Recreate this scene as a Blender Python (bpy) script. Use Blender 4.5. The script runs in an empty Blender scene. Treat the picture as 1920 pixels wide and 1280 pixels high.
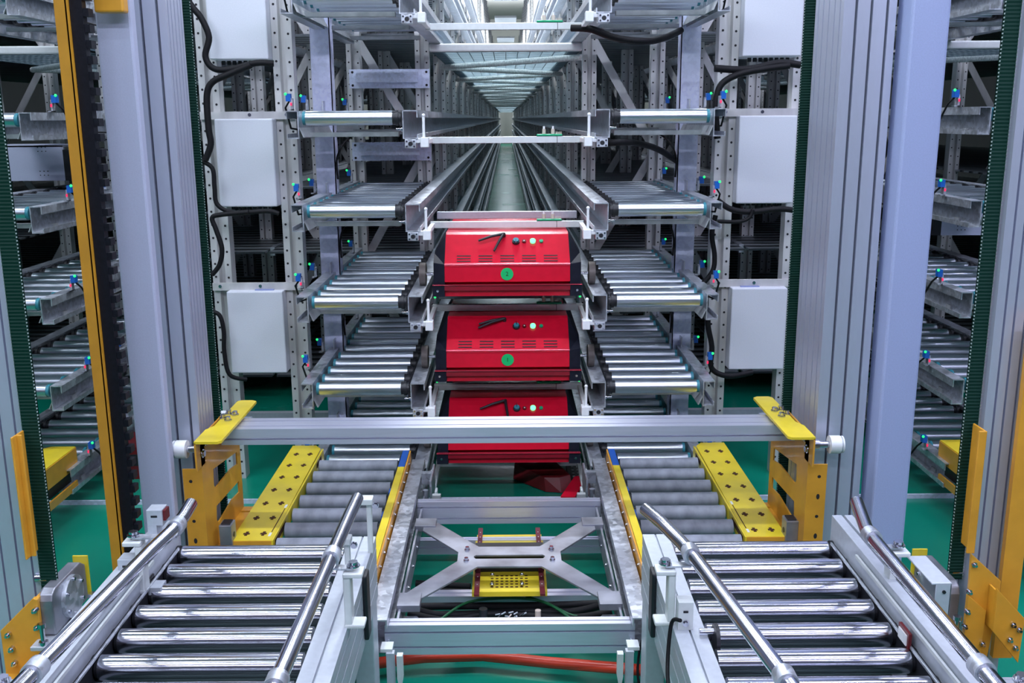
import bpy, math, random
from mathutils import Vector, Matrix
from mathutils.geometry import tessellate_polygon
random.seed(7)
S = 1.5            # metres per drafting unit
H = 1.2            # camera height above the floor, drafting units
COL = bpy.context.scene.collection
PI = math.pi

# ------------------------------------------------------------------ materials
MAT = {}
def newmat(name):
    m = bpy.data.materials.new(name); m.use_nodes = True
    nt = m.node_tree; nt.nodes.clear()
    o = nt.nodes.new('ShaderNodeOutputMaterial'); b = nt.nodes.new('ShaderNodeBsdfPrincipled')
    nt.links.new(b.outputs[0], o.inputs[0])
    MAT[name] = m
    return m, nt, b
def N(nt, t, **kw):
    n = nt.nodes.new(t)
    for k, v in kw.items():
        if k in n.inputs: n.inputs[k].default_value = v
        else: setattr(n, k, v)
    return n
def mat(name, col, rough=.5, metal=0., noise=None, var=.12, bump=0., stretch=(1, 1, 1), rvar=0., spec=.5, kind='noise', coat=0.):
    m, nt, b = newmat(name)
    c = (*col, 1)
    b.inputs['Base Color'].default_value = c
    b.inputs['Roughness'].default_value = rough
    b.inputs['Metallic'].default_value = metal
    b.inputs['Specular IOR Level'].default_value = spec
    b.inputs['Coat Weight'].default_value = coat
    if noise:
        tc = N(nt, 'ShaderNodeTexCoord'); mp = N(nt, 'ShaderNodeMapping')
        mp.inputs['Scale'].default_value = stretch
        nt.links.new(tc.outputs['Object'], mp.inputs['Vector'])
        if kind == 'voronoi':
            t = N(nt, 'ShaderNodeTexVoronoi'); t.inputs['Scale'].default_value = noise; out = t.outputs['Color']
            sep = N(nt, 'ShaderNodeRGBToBW'); nt.links.new(out, sep.inputs[0]); fac = sep.outputs[0]
            nt.links.new(mp.outputs[0], t.inputs['Vector'])
            t2 = N(nt, 'ShaderNodeTexNoise'); t2.inputs['Scale'].default_value = noise * .12; t2.inputs['Detail'].default_value = 3
            nt.links.new(mp.outputs[0], t2.inputs['Vector'])
            mx = N(nt, 'ShaderNodeMath', operation='ADD'); nt.links.new(fac, mx.inputs[0]); nt.links.new(t2.outputs[0], mx.inputs[1])
            m2 = N(nt, 'ShaderNodeMath', operation='MULTIPLY'); m2.inputs[1].default_value = .5; nt.links.new(mx.outputs[0], m2.inputs[0]); fac = m2.outputs[0]
        else:
            t = N(nt, 'ShaderNodeTexNoise'); t.inputs['Scale'].default_value = noise; t.inputs['Detail'].default_value = 4
            nt.links.new(mp.outputs[0], t.inputs['Vector']); fac = t.outputs[0]
        cr = N(nt, 'ShaderNodeMapRange'); cr.inputs[1].default_value = .3; cr.inputs[2].default_value = .7
        cr.inputs[3].default_value = 1 - var; cr.inputs[4].default_value = 1 + var
        nt.links.new(fac, cr.inputs[0])
        hs = N(nt, 'ShaderNodeHueSaturation'); hs.inputs['Color'].default_value = c
        nt.links.new(cr.outputs[0], hs.inputs['Value']); nt.links.new(hs.outputs[0], b.inputs['Base Color'])
        if rvar:
            r2 = N(nt, 'ShaderNodeMapRange'); r2.inputs[1].default_value = .3; r2.inputs[2].default_value = .7
            r2.inputs[3].default_value = max(0, rough - rvar); r2.inputs[4].default_value = rough + rvar
            nt.links.new(fac, r2.inputs[0]); nt.links.new(r2.outputs[0], b.inputs['Roughness'])
        if bump:
            bp = N(nt, 'ShaderNodeBump'); bp.inputs['Strength'].default_value = bump; bp.inputs['Distance'].default_value = .002
            nt.links.new(fac, bp.inputs['Height']); nt.links.new(bp.outputs[0], b.inputs['Normal'])
    return m
def emis(name, col, s):
    m, nt, b = newmat(name)
    b.inputs['Base Color'].default_value = (*col, 1); b.inputs['Emission Color'].default_value = (*col, 1)
    b.inputs['Emission Strength'].default_value = s; b.inputs['Roughness'].default_value = .3
    return m
mat('galv', (.55, .58, .64), .38, .7, 60, .22, 0, rvar=.10, kind='voronoi')
mat('galv_dull', (.42, .44, .46), .55, .45, 30, .15, rvar=.08)
mat('galv_panel', (.66, .71, .88), .5, .2, 70, .12, kind='voronoi', rvar=.06)
mat('steel_post', (.60, .60, .60), .5, .35, 14, .14, rvar=.08, stretch=(1, 1, .3))
mat('plate_steel', (.34, .35, .40), .42, .7, 9, .30, rvar=.10, kind='noise')
mat('chrome', (.60, .61, .68), .16, 1., 18, .03, stretch=(.2, 1, 1))
mat('roller_zinc', (.60, .65, .72), .30, 1., 9, .05, stretch=(.2, 1, 1))
mat('roller_rubber', (.24, .26, .31), .55, .0, 18, .22, .05, stretch=(1.5, 1, 1), rvar=.06)
mat('alu', (.58, .61, .74), .40, .5, 25, .02, stretch=(3, 3, 1))
mat('alu_bar', (.66, .68, .80), .36, .6, 25, .04, rvar=.04, stretch=(.3, 6, 6))
mat('alu_dark', (.12, .13, .17), .6, .3)
mat('paint_grey', (.48, .51, .66), .42, .0, 220, .04, .06)
mat('paint_blue_grey', (.38, .44, .68), .45, .0, 220, .05, .08)
mat('frame_grey', (.52, .56, .62), .4, .25, 60, .05)
mat('duct', (.72, .76, .98), .5, .0, 70, .08, kind='voronoi')
mat('box_grey', (.66, .69, .76), .42, .0, 200, .03, .05)
mat('yellow', (.80, .62, .03), .38, .0, 14, .07, .02, coat=.2)
mat('orange', (.72, .34, .03), .40, .0, 12, .10, .02, coat=.2)
mat('red', (.58, .006, .028), .26, .0, 30, .05, spec=.4)
mat('red_mid', (.30, .006, .022), .3, .0, 20, .1)
mat('red_bright_line', (.75, .05, .10), .22, .55, 20, .03, coat=1.)  # brighter red: painted highlight of the crease, also the bumper's pale line
mat('red_dark', (.13, .006, .010), .4, .0, 20, .15)
mat('red_pipe', (.62, .05, .02), .3, .0, 10, .1)
mat('maroon', (.16, .02, .03), .5, .2, 40, .2)
mat('black', (.012, .013, .018), .45, .0, 40, .2)
mat('black_soft', (.006, .006, .008), .6, .0, 60, .2, spec=.25)
mat('dark_underlay', (.02, .045, .045), .5)
mat('navy', (.008, .010, .020), .6, .0, 40, .15, spec=.2)
mat('teal', (.03, .22, .28), .45)
mat('white', (.82, .84, .86), .4, .0, 50, .03)
mat('bar_white', (.66, .70, .70), .4, .1, 50, .04)
mat('blue', (.01, .12, .50), .35)
mat('blue_tape', (.02, .10, .42), .5)
mat('green_board', (.0, .36, .16), .4)
mat('green_wire', (.01, .12, .04), .45)
mat('sticker', (.0, .48, .13), .5)
mat('ink', (.004, .02, .01), .6)
mat('hole', (.012, .012, .016), .8)
mat('hole_brown', (.06, .018, .004), .8)
mat('rail_brown', (.14, .12, .11), .5, .3, 30, .2)
mat('belt', (.0, .028, .018), .6, spec=.25)
mat('belt_edge', (.32, .42, .40), .6)
mat('chain', (.006, .007, .012), .5, .0, 80, .3, spec=.3)
mat('net', (.24, .36, .44), .6, .0, 8, .12)
_nt = MAT['net'].node_tree; _b = [n for n in _nt.nodes if n.type == 'BSDF_PRINCIPLED'][0]; _o = [n for n in _nt.nodes if n.type == 'OUTPUT_MATERIAL'][0]
_t = _nt.nodes.new('ShaderNodeBsdfTranslucent'); _t.inputs[0].default_value = (.52, .66, .72, 1); _m = _nt.nodes.new('ShaderNodeMixShader'); _m.inputs[0].default_value = .45
_nt.links.new(_b.outputs[0], _m.inputs[1]); _nt.links.new(_t.outputs[0], _m.inputs[2]); _p = _nt.nodes.new('ShaderNodeBsdfTransparent'); _q = _nt.nodes.new('ShaderNodeMixShader'); _q.inputs[0].default_value = .35   # open weave
_nt.links.new(_m.outputs[0], _q.inputs[1]); _nt.links.new(_p.outputs[0], _q.inputs[2]); _nt.links.new(_q.outputs[0], _o.inputs[0])
mat('net_line', (.05, .09, .12), .7)
mat('brace', (.78, .80, .78), .5, .0, 60, .3, stretch=(3, 1, 1))
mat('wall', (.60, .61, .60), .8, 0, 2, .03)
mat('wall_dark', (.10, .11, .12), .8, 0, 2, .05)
mat('ceiling', (.42, .43, .43), .85, 0, 1, .03)
mat('screen', (.25, .30, .55), .25)
mat('beige', (.62, .52, .45), .6)
emis('led_green', (.02, 1., .18), 1.3)
emis('led_yellow', (.7, 1., .0), 3.)
emis('reflector_glow', (1., .02, .10), .8)  # emission gives the passive reflectors a glow of their own
emis('lamp_green', (.12, 1., .30), 2.2)
emis('tube', (.85, .9, 1.), 9.)
# green epoxy floor
def floor_mat():
    m, nt, b = newmat('floor_epoxy')
    tc = N(nt, 'ShaderNodeTexCoord')
    t = N(nt, 'ShaderNodeTexNoise'); t.inputs['Scale'].default_value = .9; t.inputs['Detail'].default_value = 6
    nt.links.new(tc.outputs['Object'], t.inputs['Vector'])
    r = N(nt, 'ShaderNodeValToRGB'); r.color_ramp.elements[0].position = .3; r.color_ramp.elements[1].position = .75
    r.color_ramp.elements[0].color = (.0, .17, .11, 1); r.color_ramp.elements[1].color = (.003, .27, .17, 1)
    nt.links.new(t.outputs[0], r.inputs[0]); nt.links.new(r.outputs[0], b.inputs['Base Color'])
    mr = N(nt, 'ShaderNodeMapRange'); mr.inputs[3].default_value = .16; mr.inputs[4].default_value = .34
    nt.links.new(t.outputs[0], mr.inputs[0]); nt.links.new(mr.outputs[0], b.inputs['Roughness'])
    n2 = N(nt, 'ShaderNodeTexNoise'); n2.inputs['Scale'].default_value = 3.
    nt.links.new(tc.outputs['Object'], n2.inputs['Vector'])
    bp = N(nt, 'ShaderNodeBump'); bp.inputs['Strength'].default_value = .12; bp.inputs['Distance'].default_value = .01
    nt.links.new(n2.outputs[0], bp.inputs['Height']); nt.links.new(bp.outputs[0], b.inputs['Normal'])
floor_mat()
# slatted shelf deck: ribs along X
def deck_mat():
    m, nt, b = newmat('deck')
    b.inputs['Metallic'].default_value = .7; b.inputs['Roughness'].default_value = .4
    tc = N(nt, 'ShaderNodeTexCoord'); w = N(nt, 'ShaderNodeTexWave', wave_type='BANDS', bands_direction='Y', wave_profile='SIN')
    w.inputs['Scale'].default_value = 2.1
    nt.links.new(tc.outputs['Object'], w.inputs['Vector'])
    r = N(nt, 'ShaderNodeValToRGB'); r.color_ramp.elements[0].position = .25; r.color_ramp.elements[1].position = .6
    r.color_ramp.elements[0].color = (.06, .07, .08, 1); r.color_ramp.elements[1].color = (.55, .60, .64, 1)
    nt.links.new(w.outputs['Fac'], r.inputs[0]); nt.links.new(r.outputs[0], b.inputs['Base Color'])
    bp = N(nt, 'ShaderNodeBump'); bp.inputs['Strength'].default_value = .7; bp.inputs['Distance'].default_value = .02
    nt.links.new(w.outputs['Fac'], bp.inputs['Height']); nt.links.new(bp.outputs[0], b.inputs['Normal'])
deck_mat()

# ------------------------------------------------------------------ mesh builder
def L(x, y, z): return Vector((x * S, y * S, (z + H) * S))
class MB:
    def __init__(s, *mats):
        s.v = []; s.f = []; s.m = []; s.sm = []; s.mats = list(mats); s.cur = 0
    def use(s, name):
        if name not in s.mats: s.mats.append(name)
        s.cur = s.mats.index(name); return s
    def add(s, vs, fs, smooth=False):
        o = len(s.v); s.v += [tuple(p) for p in vs]
        for f in fs:
            s.f.append([i + o for i in f]); s.m.append(s.cur); s.sm.append(smooth)
        return s
    def box(s, x0, x1, y0, y1, z0, z1):
        if x0 > x1: x0, x1 = x1, x0
        if y0 > y1: y0, y1 = y1, y0
        if z0 > z1: z0, z1 = z1, z0
        vs = [(x, y, z) for z in (z0, z1) for y in (y0, y1) for x in (x0, x1)]
        return s.add(vs, [(0, 2, 3, 1), (4, 5, 7, 6), (0, 1, 5, 4), (2, 6, 7, 3), (0, 4, 6, 2), (1, 3, 7, 5)])
    def cyl(s, p0, p1, r, n=16, r1=None, caps=True):
        p0 = Vector(p0); p1 = Vector(p1); r1 = r if r1 is None else r1
        d = (p1 - p0).normalized(); a = d.orthogonal().normalized(); b = d.cross(a)
        vs = []
        for p, q in ((p0, r), (p1, r1)):
            for i in range(n):
                t = 2 * PI * i / n; vs.append(p + a * math.cos(t) * q + b * math.sin(t) * q)
        s.add(vs, [(i, (i + 1) % n, n + (i + 1) % n, n + i) for i in range(n)], True)
        if caps: s.add(vs, [tuple(range(n))[::-1], tuple(range(n, 2 * n))])
        return s
    def tube(s, pts, r, n=10, caps=True):
        pts = [Vector(p) for p in pts]; m = len(pts)
        up = None; rings = []
        for i, p in enumerate(pts):
            d = (pts[min(i + 1, m - 1)] - pts[max(i - 1, 0)]).normalized()
            if up is None: up = d.orthogonal().normalized()
            up = (up - d * up.dot(d)).normalized(); b = d.cross(up)
            rr = r[i] if isinstance(r, (list, tuple)) else r
            rings.append([p + up * math.cos(2 * PI * k / n) * rr + b * math.sin(2 * PI * k / n) * rr for k in range(n)])
        vs = [q for g in rings for q in g]
        fs = [(i * n + k, i * n + (k + 1) % n, (i + 1) * n + (k + 1) % n, (i + 1) * n + k) for i in range(m - 1) for k in range(n)]
        s.add(vs, fs, True)
        if caps: s.add(vs, [tuple(range(n))[::-1], tuple(range((m - 1) * n, m * n))])
        return s
    def prism(s, poly, axis, a0, a1, holes=()):
        # poly in the plane of the two other axes, in cyclic order  X:(y,z)  Y:(x,z)  Z:(x,y)
        loops = [list(poly)] + [list(h) for h in holes]
        def P(u, v, a):
            return (a, u, v) if axis == 'X' else (u, a, v) if axis == 'Y' else (u, v, a)
        flat = [p for l in loops for p in l]
        tr = tessellate_polygon([[Vector((p[0], p[1], 0)) for p in l] for l in loops])
        n = len(flat)
        vs = [P(p[0], p[1], a0) for p in flat] + [P(p[0], p[1], a1) for p in flat]
        fs = [tuple(t) for t in tr] + [tuple(i + n for i in t[::-1]) for t in tr]
        o = 0
        for l in loops:
            k = len(l)
            fs += [(o + i, o + (i + 1) % k, n + o + (i + 1) % k, n + o + i) for i in range(k)]
            o += k
        return s.add(vs, fs)
    def loft(s, a, b, capa=True, capb=True):
        n = len(a); vs = list(a) + list(b)
        fs = [(i, (i + 1) % n, n + (i + 1) % n, n + i) for i in range(n)]
        if capa: fs.append(tuple(range(n))[::-1])
        if capb: fs.append(tuple(range(n, 2 * n)))
        return s.add(vs, fs)
    def sphere(s, c, r, n=10, m=6):
        vs = [(c[0], c[1], c[2] - r)]
        for j in range(1, m):
            t = PI * j / m
            for i in range(n):
                vs.append((c[0] + r * math.sin(t) * math.cos(2 * PI * i / n), c[1] + r * math.sin(t) * math.sin(2 * PI * i / n), c[2] - r * math.cos(t)))
        vs.append((c[0], c[1], c[2] + r)); fs = []
        for i in range(n):
            fs.append((0, 1 + (i + 1) % n, 1 + i))
            for j in range(m - 2):
                a = 1 + j * n; fs.append((a + i, a + (i + 1) % n, a + n + (i + 1) % n, a + n + i))
            a = 1 + (m - 2) * n; fs.append((a + i, a + (i + 1) % n, len(vs) - 1))
        return s.add(vs, fs, True)
    def bolt(s, p, d, r=.006, h=.006):
        p = Vector(p); d = Vector(d).normalized()
        s.cyl(p, p + d * h * .3, r * 1.35, 10); s.cyl(p + d * h * .3, p + d * h, r, 6); return s
    def mesh(s, name, base):
        me = bpy.data.meshes.new(name)
        me.from_pydata([((x - base[0]) * S, (y - base[1]) * S, (z - base[2]) * S) for x, y, z in s.v], [], s.f)
        for q in s.mats: me.materials.append(MAT[q])
        me.polygons.foreach_set('material_index', s.m); me.polygons.foreach_set('use_smooth', s.sm)
        me.update()
        import bmesh
        bm = bmesh.new(); bm.from_mesh(me); bmesh.ops.recalc_face_normals(bm, faces=bm.faces); bm.to_mesh(me); bm.free()
        return me
    def base(s):
        xs = [p[0] for p in s.v]; ys = [p[1] for p in s.v]; zs = [p[2] for p in s.v]
        return ((min(xs) + max(xs)) / 2, (min(ys) + max(ys)) / 2, min(zs))
BASE = {}
def tag(o, label, cat, group=None):
    o['label'] = label; o['category'] = cat
    if group: o['group'] = group
    return o
def thing(name, label, cat, base, group=None):
    o = bpy.data.objects.new(name, None); COL.objects.link(o); o.empty_display_size = .05
    o.location = L(*base); BASE[o.name] = base
    return tag(o, label, cat, group)
def part(name, mb, parent, bev=0, label=None, at=None):
    # mesh of its own under `parent`; its origin sits on the thing's base (or at `at`)
    b0 = BASE[parent.name]
    b = at if at else b0
    o = bpy.data.objects.new(name, mb.mesh(name, b)); COL.objects.link(o); o.parent = parent
    o.location = Vector([(b[i] - b0[i]) * S for i in range(3)]); BASE[o.name] = b
    if bev:
        m = o.modifiers.new('bevel', 'BEVEL'); m.width = bev * S; m.segments = 2; m.limit_method = 'ANGLE'
    if label: o['label'] = label
    return o
def inst(me, name, parent, at, label=None):
    b0 = BASE[parent.name]
    o = bpy.data.objects.new(name, me); COL.objects.link(o); o.parent = parent
    o.location = Vector([(at[i] - b0[i]) * S for i in range(3)]); BASE[o.name] = at
    if label: o['label'] = label
    return o
def single(name, mb, label, cat, group=None, bev=0):
    b = mb.base(); o = bpy.data.objects.new(name, mb.mesh(name, b)); COL.objects.link(o); o.location = L(*b); BASE[o.name] = b
    if bev:
        m = o.modifiers.new('bevel', 'BEVEL'); m.width = bev * S; m.segments = 2; m.limit_method = 'ANGLE'
    return tag(o, label, cat, group)
def struct(name, mb):
    b = mb.base(); o = bpy.data.objects.new(name, mb.mesh(name, b)); COL.objects.link(o); o.location = L(*b); BASE[o.name] = b
    o['kind'] = 'structure'; return o
def copy_obj(src, parent=None):
    c = src.copy(); COL.objects.link(c)
    if parent: c.parent = parent
    for ch in list(src.children): copy_obj(ch, c)
    return c
def dup(src, delta, label, group=None):
    c = copy_obj(src); c.location = src.location + Vector(delta) * S; c['label'] = label
    if group: c['group'] = group
    elif 'group' in c: pass
    b = BASE[src.name]; BASE[c.name] = (b[0] + delta[0], b[1] + delta[1], b[2] + delta[2])
    return c

def slots(x0, x1, y0, y1, nx=0, ny=0, w=.008, d=.012, nx2=None, ny2=None, px=None, py=None):
    """outline of an extruded bar with open grooves; nx on the y0 face, nx2 on y1, ny on x0, ny2 on x1"""
    nx2 = nx if nx2 is None else nx2; ny2 = ny if ny2 is None else ny2
    P = []
    def pos(a, b, n, p): return [a + (b - a) * t for t in (p if p else [(i + .5) / n for i in range(n)])] if n else []
    P.append((x0, y0))
    for c in pos(x0, x1, nx, px): P += [(c - w / 2, y0), (c - w / 2, y0 + d), (c + w / 2, y0 + d), (c + w / 2, y0)]
    P.append((x1, y0))
    for c in pos(y0, y1, ny2, py): P += [(x1, c - w / 2), (x1 - d, c - w / 2), (x1 - d, c + w / 2), (x1, c + w / 2)]
    P.append((x1, y1))
    for c in pos(x0, x1, nx2, px)[::-1]: P += [(c + w / 2, y1), (c + w / 2, y1 - d), (c - w / 2, y1 - d), (c - w / 2, y1)]
    P.append((x0, y1))
    for c in pos(y0, y1, ny, py)[::-1]: P += [(x0, c + w / 2), (x0 + d, c + w / 2), (x0 + d, c - w / 2), (x0, c - w / 2)]
    return P
def cprof(x0, x1, z0, z1, t, open_dir, lip=.012):
    """C channel in (x,z); open_dir +1 opens towards +x"""
    if open_dir > 0:
        return [(x0, z0), (x1, z0), (x1, z0 + lip), (x1 - t, z0 + lip), (x1 - t, z0 + t), (x0 + t, z0 + t), (x0 + t, z1 - t),
                (x1 - t, z1 - t), (x1 - t, z1 - lip * 1.6), (x1, z1 - lip * 1.6), (x1, z1), (x0, z1)]
    p = cprof(-x1, -x0, z0, z1, t, 1, lip)
    return [(-a, b) for a, b in p][::-1]

def post_mb(x, y, z0, z1, w=.055, d=.05, hole=.042, mt='steel_post', front=True, side=0):
    """perforated upright: two flanges with a recessed middle"""
    m = MB(mt); h = w / 2; g = w * .16
    m.prism([(x - h, y), (x - g, y), (x - g * .7, y + d * .45), (x + g * .7, y + d * .45), (x + g, y), (x + h, y), (x + h, y + d), (x - h, y + d)], 'Z', z0, z1)
    m.use('hole')
    n = int((z1 - z0) / hole)
    for i in range(n):
        z = z0 + hole * (i + .5); r = w * .062
        for sx, dz in ((-1, 0), (1, -.003)):
            c = x + sx * (h + g) / 2
            vs = [(c + r * math.cos(k * PI / 4), y - .0008, z + dz + r * math.sin(k * PI / 4)) for k in range(8)]
            m.add(vs, [tuple(range(8))])
    return m

# ------------------------------------------------------------------ the hall
FZ = -H
m = MB('floor_epoxy'); m.box(-9, 9, -4, 2.96, FZ - .1, FZ); m.box(-9, 9, 2.96, 52, FZ - .1, FZ + .012)
struct('floor', m)
m = MB('galv_panel'); m.box(-9, 9, 2.952, 2.96, FZ, FZ + .014); struct('trim_1', m)
CZ = 4.9
m = MB('ceiling'); m.box(-9, 9, -4, 52.5, CZ, CZ + .1); struct('ceiling', m)
m = MB('wall'); m.box(-9, 9, 52, 52.3, FZ, CZ); struct('wall_back', m)
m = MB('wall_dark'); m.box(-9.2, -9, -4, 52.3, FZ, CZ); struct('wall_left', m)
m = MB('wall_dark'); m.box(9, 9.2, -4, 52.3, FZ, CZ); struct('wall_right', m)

# ------------------------------------------------------------------ racking
TZ = {-3: .90, -2: .632, -1: .365, 0: .025, 1: -.240, 2: -.510, 3: -.777, 4: -1.045}
ORD = {-3: 'highest visible tier', -2: 'tier above the photo edge', -1: 'topmost tier', 0: 'second tier from the top', 1: 'third tier from the top',
       2: 'fourth tier from the top', 3: 'fifth tier from the top', 4: 'lowest tier'}
YF = 2.85          # front plane of the racking
YE = 50.
AX = 1.97          # distance between aisle centres

def side_word(s): return 'left' if s < 0 else 'right'

# rollers of the rack conveyors (inner end towards the aisle)
def rack_roller(s):
    m = MB('roller_zinc')
    m.cyl((s * .325, 0, 0), (s * .572, 0, 0), .0205, 24)
    m.use('black'); m.cyl((s * .300, 0, 0), (s * .325, 0, 0), .019, 16); m.cyl((s * .308, 0, 0), (s * .316, 0, 0), .0225, 16)
    m.use('teal'); m.cyl((s * .572, 0, 0), (s * .581, 0, 0), .019, 16)
    return m.mesh('roller', (0, 0, 0))
RR = {-1: rack_roller(-1), 1: rack_roller(1)}

def sensor_parts(root, x, y, z, s, red=False):
    """blue photo sensor with a green lamp on a small bracket"""
    m = MB('galv'); m.box(x - .003, x + .003, y, y + .018, z, z + .035); m.box(x - .012 , x + .003, y, y + .018, z, z + .003)
    b = part('sensor_bracket', m, root)
    m = MB('blue'); m.box(x + s * .002, x + s * .016, y - .004, y + .016, z + .026, z + .048)
    o = part('sensor', m, root)
    m = MB('led_green'); m.sphere((x + s * .016, y - .003, z + .047), .0042, 8, 6)
    part('sensor_lamp', m, o)
    if red:
        m = MB('reflector_glow'); m.box(x - s * .001, x + s * .003, y - .006, y - .004, z + .014, z + .022); part('reflector', m, root)

def conveyor(s, k, cx, label, full=True, n=11, y1=None):
    z = TZ[k]
    t = thing('roller_conveyor', label, 'conveyor', (cx + s * .45, YF + .55, z - .078), 'roller conveyors on the rack front')
    ye = YF + 1.13
    m = MB('galv')
    p = cprof(s * .590, s * .625, z - .078, z, .0028, s, .014)
    if s < 0: p = cprof(-.625, -.590, z - .078, z, .0028, -1, .014)
    m.prism([(cx + a, b) for a, b in p], 'Y', YF, ye)
    part('side_channel', m, t)
    m = MB('galv_dull'); m.prism([(cx + s * .578 - .0015, z - .074), (cx + s * .578 + .0015, z - .074), (cx + s * .590, z - .050), (cx + s * .590, z - .047)], 'Y', YF + .005, ye)
    for j in range(3): m.box(cx + s * .32, cx + s * .60, YF + .12 + j * .42, YF + .15 + j * .42, z - .075, z - .062)
    part('cross_member', m, t)
    m = MB('black'); m.box(cx + s * .296, cx + s * .304, YF + .01, ye, z - .045, z - .008)
    for j in range(n): m.cyl((cx + s * .298, YF + .06 + j * .1, z - .024), (cx + s * .306, YF + .06 + j * .1, z - .024), .017, 10)
    part('drive_guard', m, t)
    for j in range(n):
        inst(RR[s], 'roller', t, (cx, YF + .025 + j * .1, z - .021))
    if full:
        ys = (YF + .12, YF + .34, YF + .95)
        if k % 2: ys = (YF + .16, YF + .40, YF + .98)
        for i, y in enumerate(ys): sensor_parts(t, cx + s * (.632 if i < 2 else .60), y, z + .002, s, i == 0)
        m = MB('galv'); m.box(cx + s * .600, cx + s * .604, YF + .45, YF + .62, z, z + .035); m.box(cx + s * .604, cx + s * .616, YF + .50, YF + .55, z + .015, z + .03)
        part('guide_plate', m, t)
        m = MB('black_soft'); m.tube([(cx + s * .64, ys[0] + .01, z + .03), (cx + s * .655, ys[0] + .02, z + .01), (cx + s * .655, ys[0] + .08, z - .05), (cx + s * .64, ys[1], z - .06), (cx + s * .63, ye, z - .07)], .003, 6)
        part('sensor_cable', m, t)
    return t
def rail(s, k, cx, label, y1=YE, group=None, y0=YF):
    z = TZ[k]; m = MB('galv')
    p = cprof(.252, .295, z - .080, z, .0028, -1, .013)
    if s < 0: p = [(-a, b) for a, b in p][::-1]
    m.prism([(cx + a, b) for a, b in p], 'Y', y0, y1)
    return single('shuttle_rail', m, label, 'rail', group)

for k in range(-1, 5):
    for s in (-1, 1):
        conveyor(s, k, 0, 'silver roller conveyor, %s, %s of the central aisle' % (ORD[k], side_word(s)))
for k in range(-3, 5):
    for s in (-1, 1):
        rail(s, k, 0, 'long galvanised shuttle rail, %s, %s side of the aisle' % (ORD[k], side_word(s)), YE, 'shuttle rails of the central aisle', YF if k > -2 else 3.3)
for sd in (-1, 1):
    for k in range(-1, 5):
        conveyor(-sd, k, sd * AX, 'roller conveyor of the neighbouring rack, %s, photo\'s %s edge' % (ORD[k], side_word(sd)), True)
        rail(-sd, k, sd * AX, 'neighbouring aisle shuttle rail, %s, photo\'s %s edge' % (ORD[k], side_word(sd)), 30, 'shuttle rails of the neighbouring aisles')

# spacer bars between the rail ends
for k in range(-1, 5):
    z = TZ[k] - .09
    t = thing('rail_spacer_bar', 'white spacer bar with green board, under the rails of the %s' % ORD[k], 'bar', (0, YF, z - .015), 'white spacer bars under the rail ends')
    m = MB('bar_white'); m.box(-.245, .245, 3.13, 3.15, z - .010, z + .010); m.use('black'); m.box(.158, .160, 3.1295, 3.1505, z - .0105, z + .0105)
    part('bar', m, t, .002)
    for s in (-1, 1):
        m = MB('white'); m.box(s * .222, s * .245, YF - .005, YF + .03, z - .014, z + .014); m.box(s * .238, s * .262, YF + .005, YF + .02, z - .002, z + .012); part('end_block', m, t, .002)
        m = MB('white'); m.cyl((s * .236, YF + .01, z + .012), (s * .236, YF + .01, z + .075), .0042, 12); m.sphere((s * .236, YF + .01, z + .075), .0055)
        m.box(s * .230, s * .243, YF + .006, YF + .3, z - .006, z + .006); part('pin', m, t)
        m = MB('galv'); m.box(s * .258, s * .290, YF + .0, YF + .05, z - .016, z + .009)
        m.use('black'); m.cyl((s * .274, YF - .001, z - .004), (s * .274, YF + .01, z - .004), .0065, 14)
        m.use('chrome')
        for a in (-1, 1):
            for b in (-1, 1): m.cyl((s * .274 + a * .0105, YF - .002, z - .004 + b * .007), (s * .274 + a * .0105, YF + .002, z - .004 + b * .007), .0028, 8)
        part('bearing_block', m, t, .0015)
    m = MB('green_board'); m.box(.095, .175, 3.128, 3.152, z + .011, z + .017)
    o = part('connector_board', m, t, .002)
    m = MB('beige')
    for x in (.118, .146):
        m.cyl((x, 3.14, z + .017), (x, 3.14, z + .032), .006, 10); m.use('white'); m.cyl((x, 3.14, z + .032), (x, 3.14, z + .041), .0035, 8); m.use('beige')
    for j in range(5): m.box(.155 + j * .004, .157 + j * .004, 3.138, 3.142, z + .017, z + .024)
    part('connector', m, o)
    if k in (1, 2, 3):
        m = MB('frame_grey'); m.box(-.232, .232, 3.26, 3.275, z + .006, z + .030); part('stiffener_plate', m, t, .002)
# bolts at the rail ends, part of a small jack on each main rail
for k in range(0, 5):
    for s in (-1, 1):
        m = MB('chrome'); m.cyl((s * .295, YF + .02, TZ[k] - .052), (s * .315, YF + .02, TZ[k] - .052), .0045, 8); m.cyl((s * .296, YF + .02, TZ[k] - .052), (s * .301, YF + .02, TZ[k] - .052), .008, 6)
        single('adjusting_bolt', m, 'shiny bolt on the %s rail end of the %s' % (side_word(s), ORD[k]), 'bolt', 'bolts on the rail ends')

# upright frames (posts + braces) behind the conveyors
def rack_frame(x0, x1, y, label, group, z1=1.9, plates=False, detail=True):
    t = thing('storage_rack', label, 'rack frame', ((x0 + x1) / 2, y, FZ), group)
    for x in (x0, x1):
        part('upright', post_mb(x, y, FZ + .012, z1, .055 if detail else .05), t)
    m = MB('steel_post'); zz = FZ + .15; j = 0
    while zz < z1 - .1:
        a, b = (x0, x1) if j % 2 else (x1, x0)
        za, zb = zz, min(zz + .46, z1)
        n = Vector((zb - za, 0, -(b - a))).normalized() * .016
        for q in (0, ):
            vs = [(a + n.x, y + .03, za + n.z), (a - n.x, y + .03, za - n.z), (b - n.x, y + .03, zb - n.z), (b + n.x, y + .03, zb + n.z)]
            m.loft(vs, [(p[0], p[1] + .006, p[2]) for p in vs])
        zz += .46; j += 1
    part('brace', m, t)
    return t
RF = {}
ys = [4.0 + i for i in range(16)] + [20 + 2 * i for i in range(15)]
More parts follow.
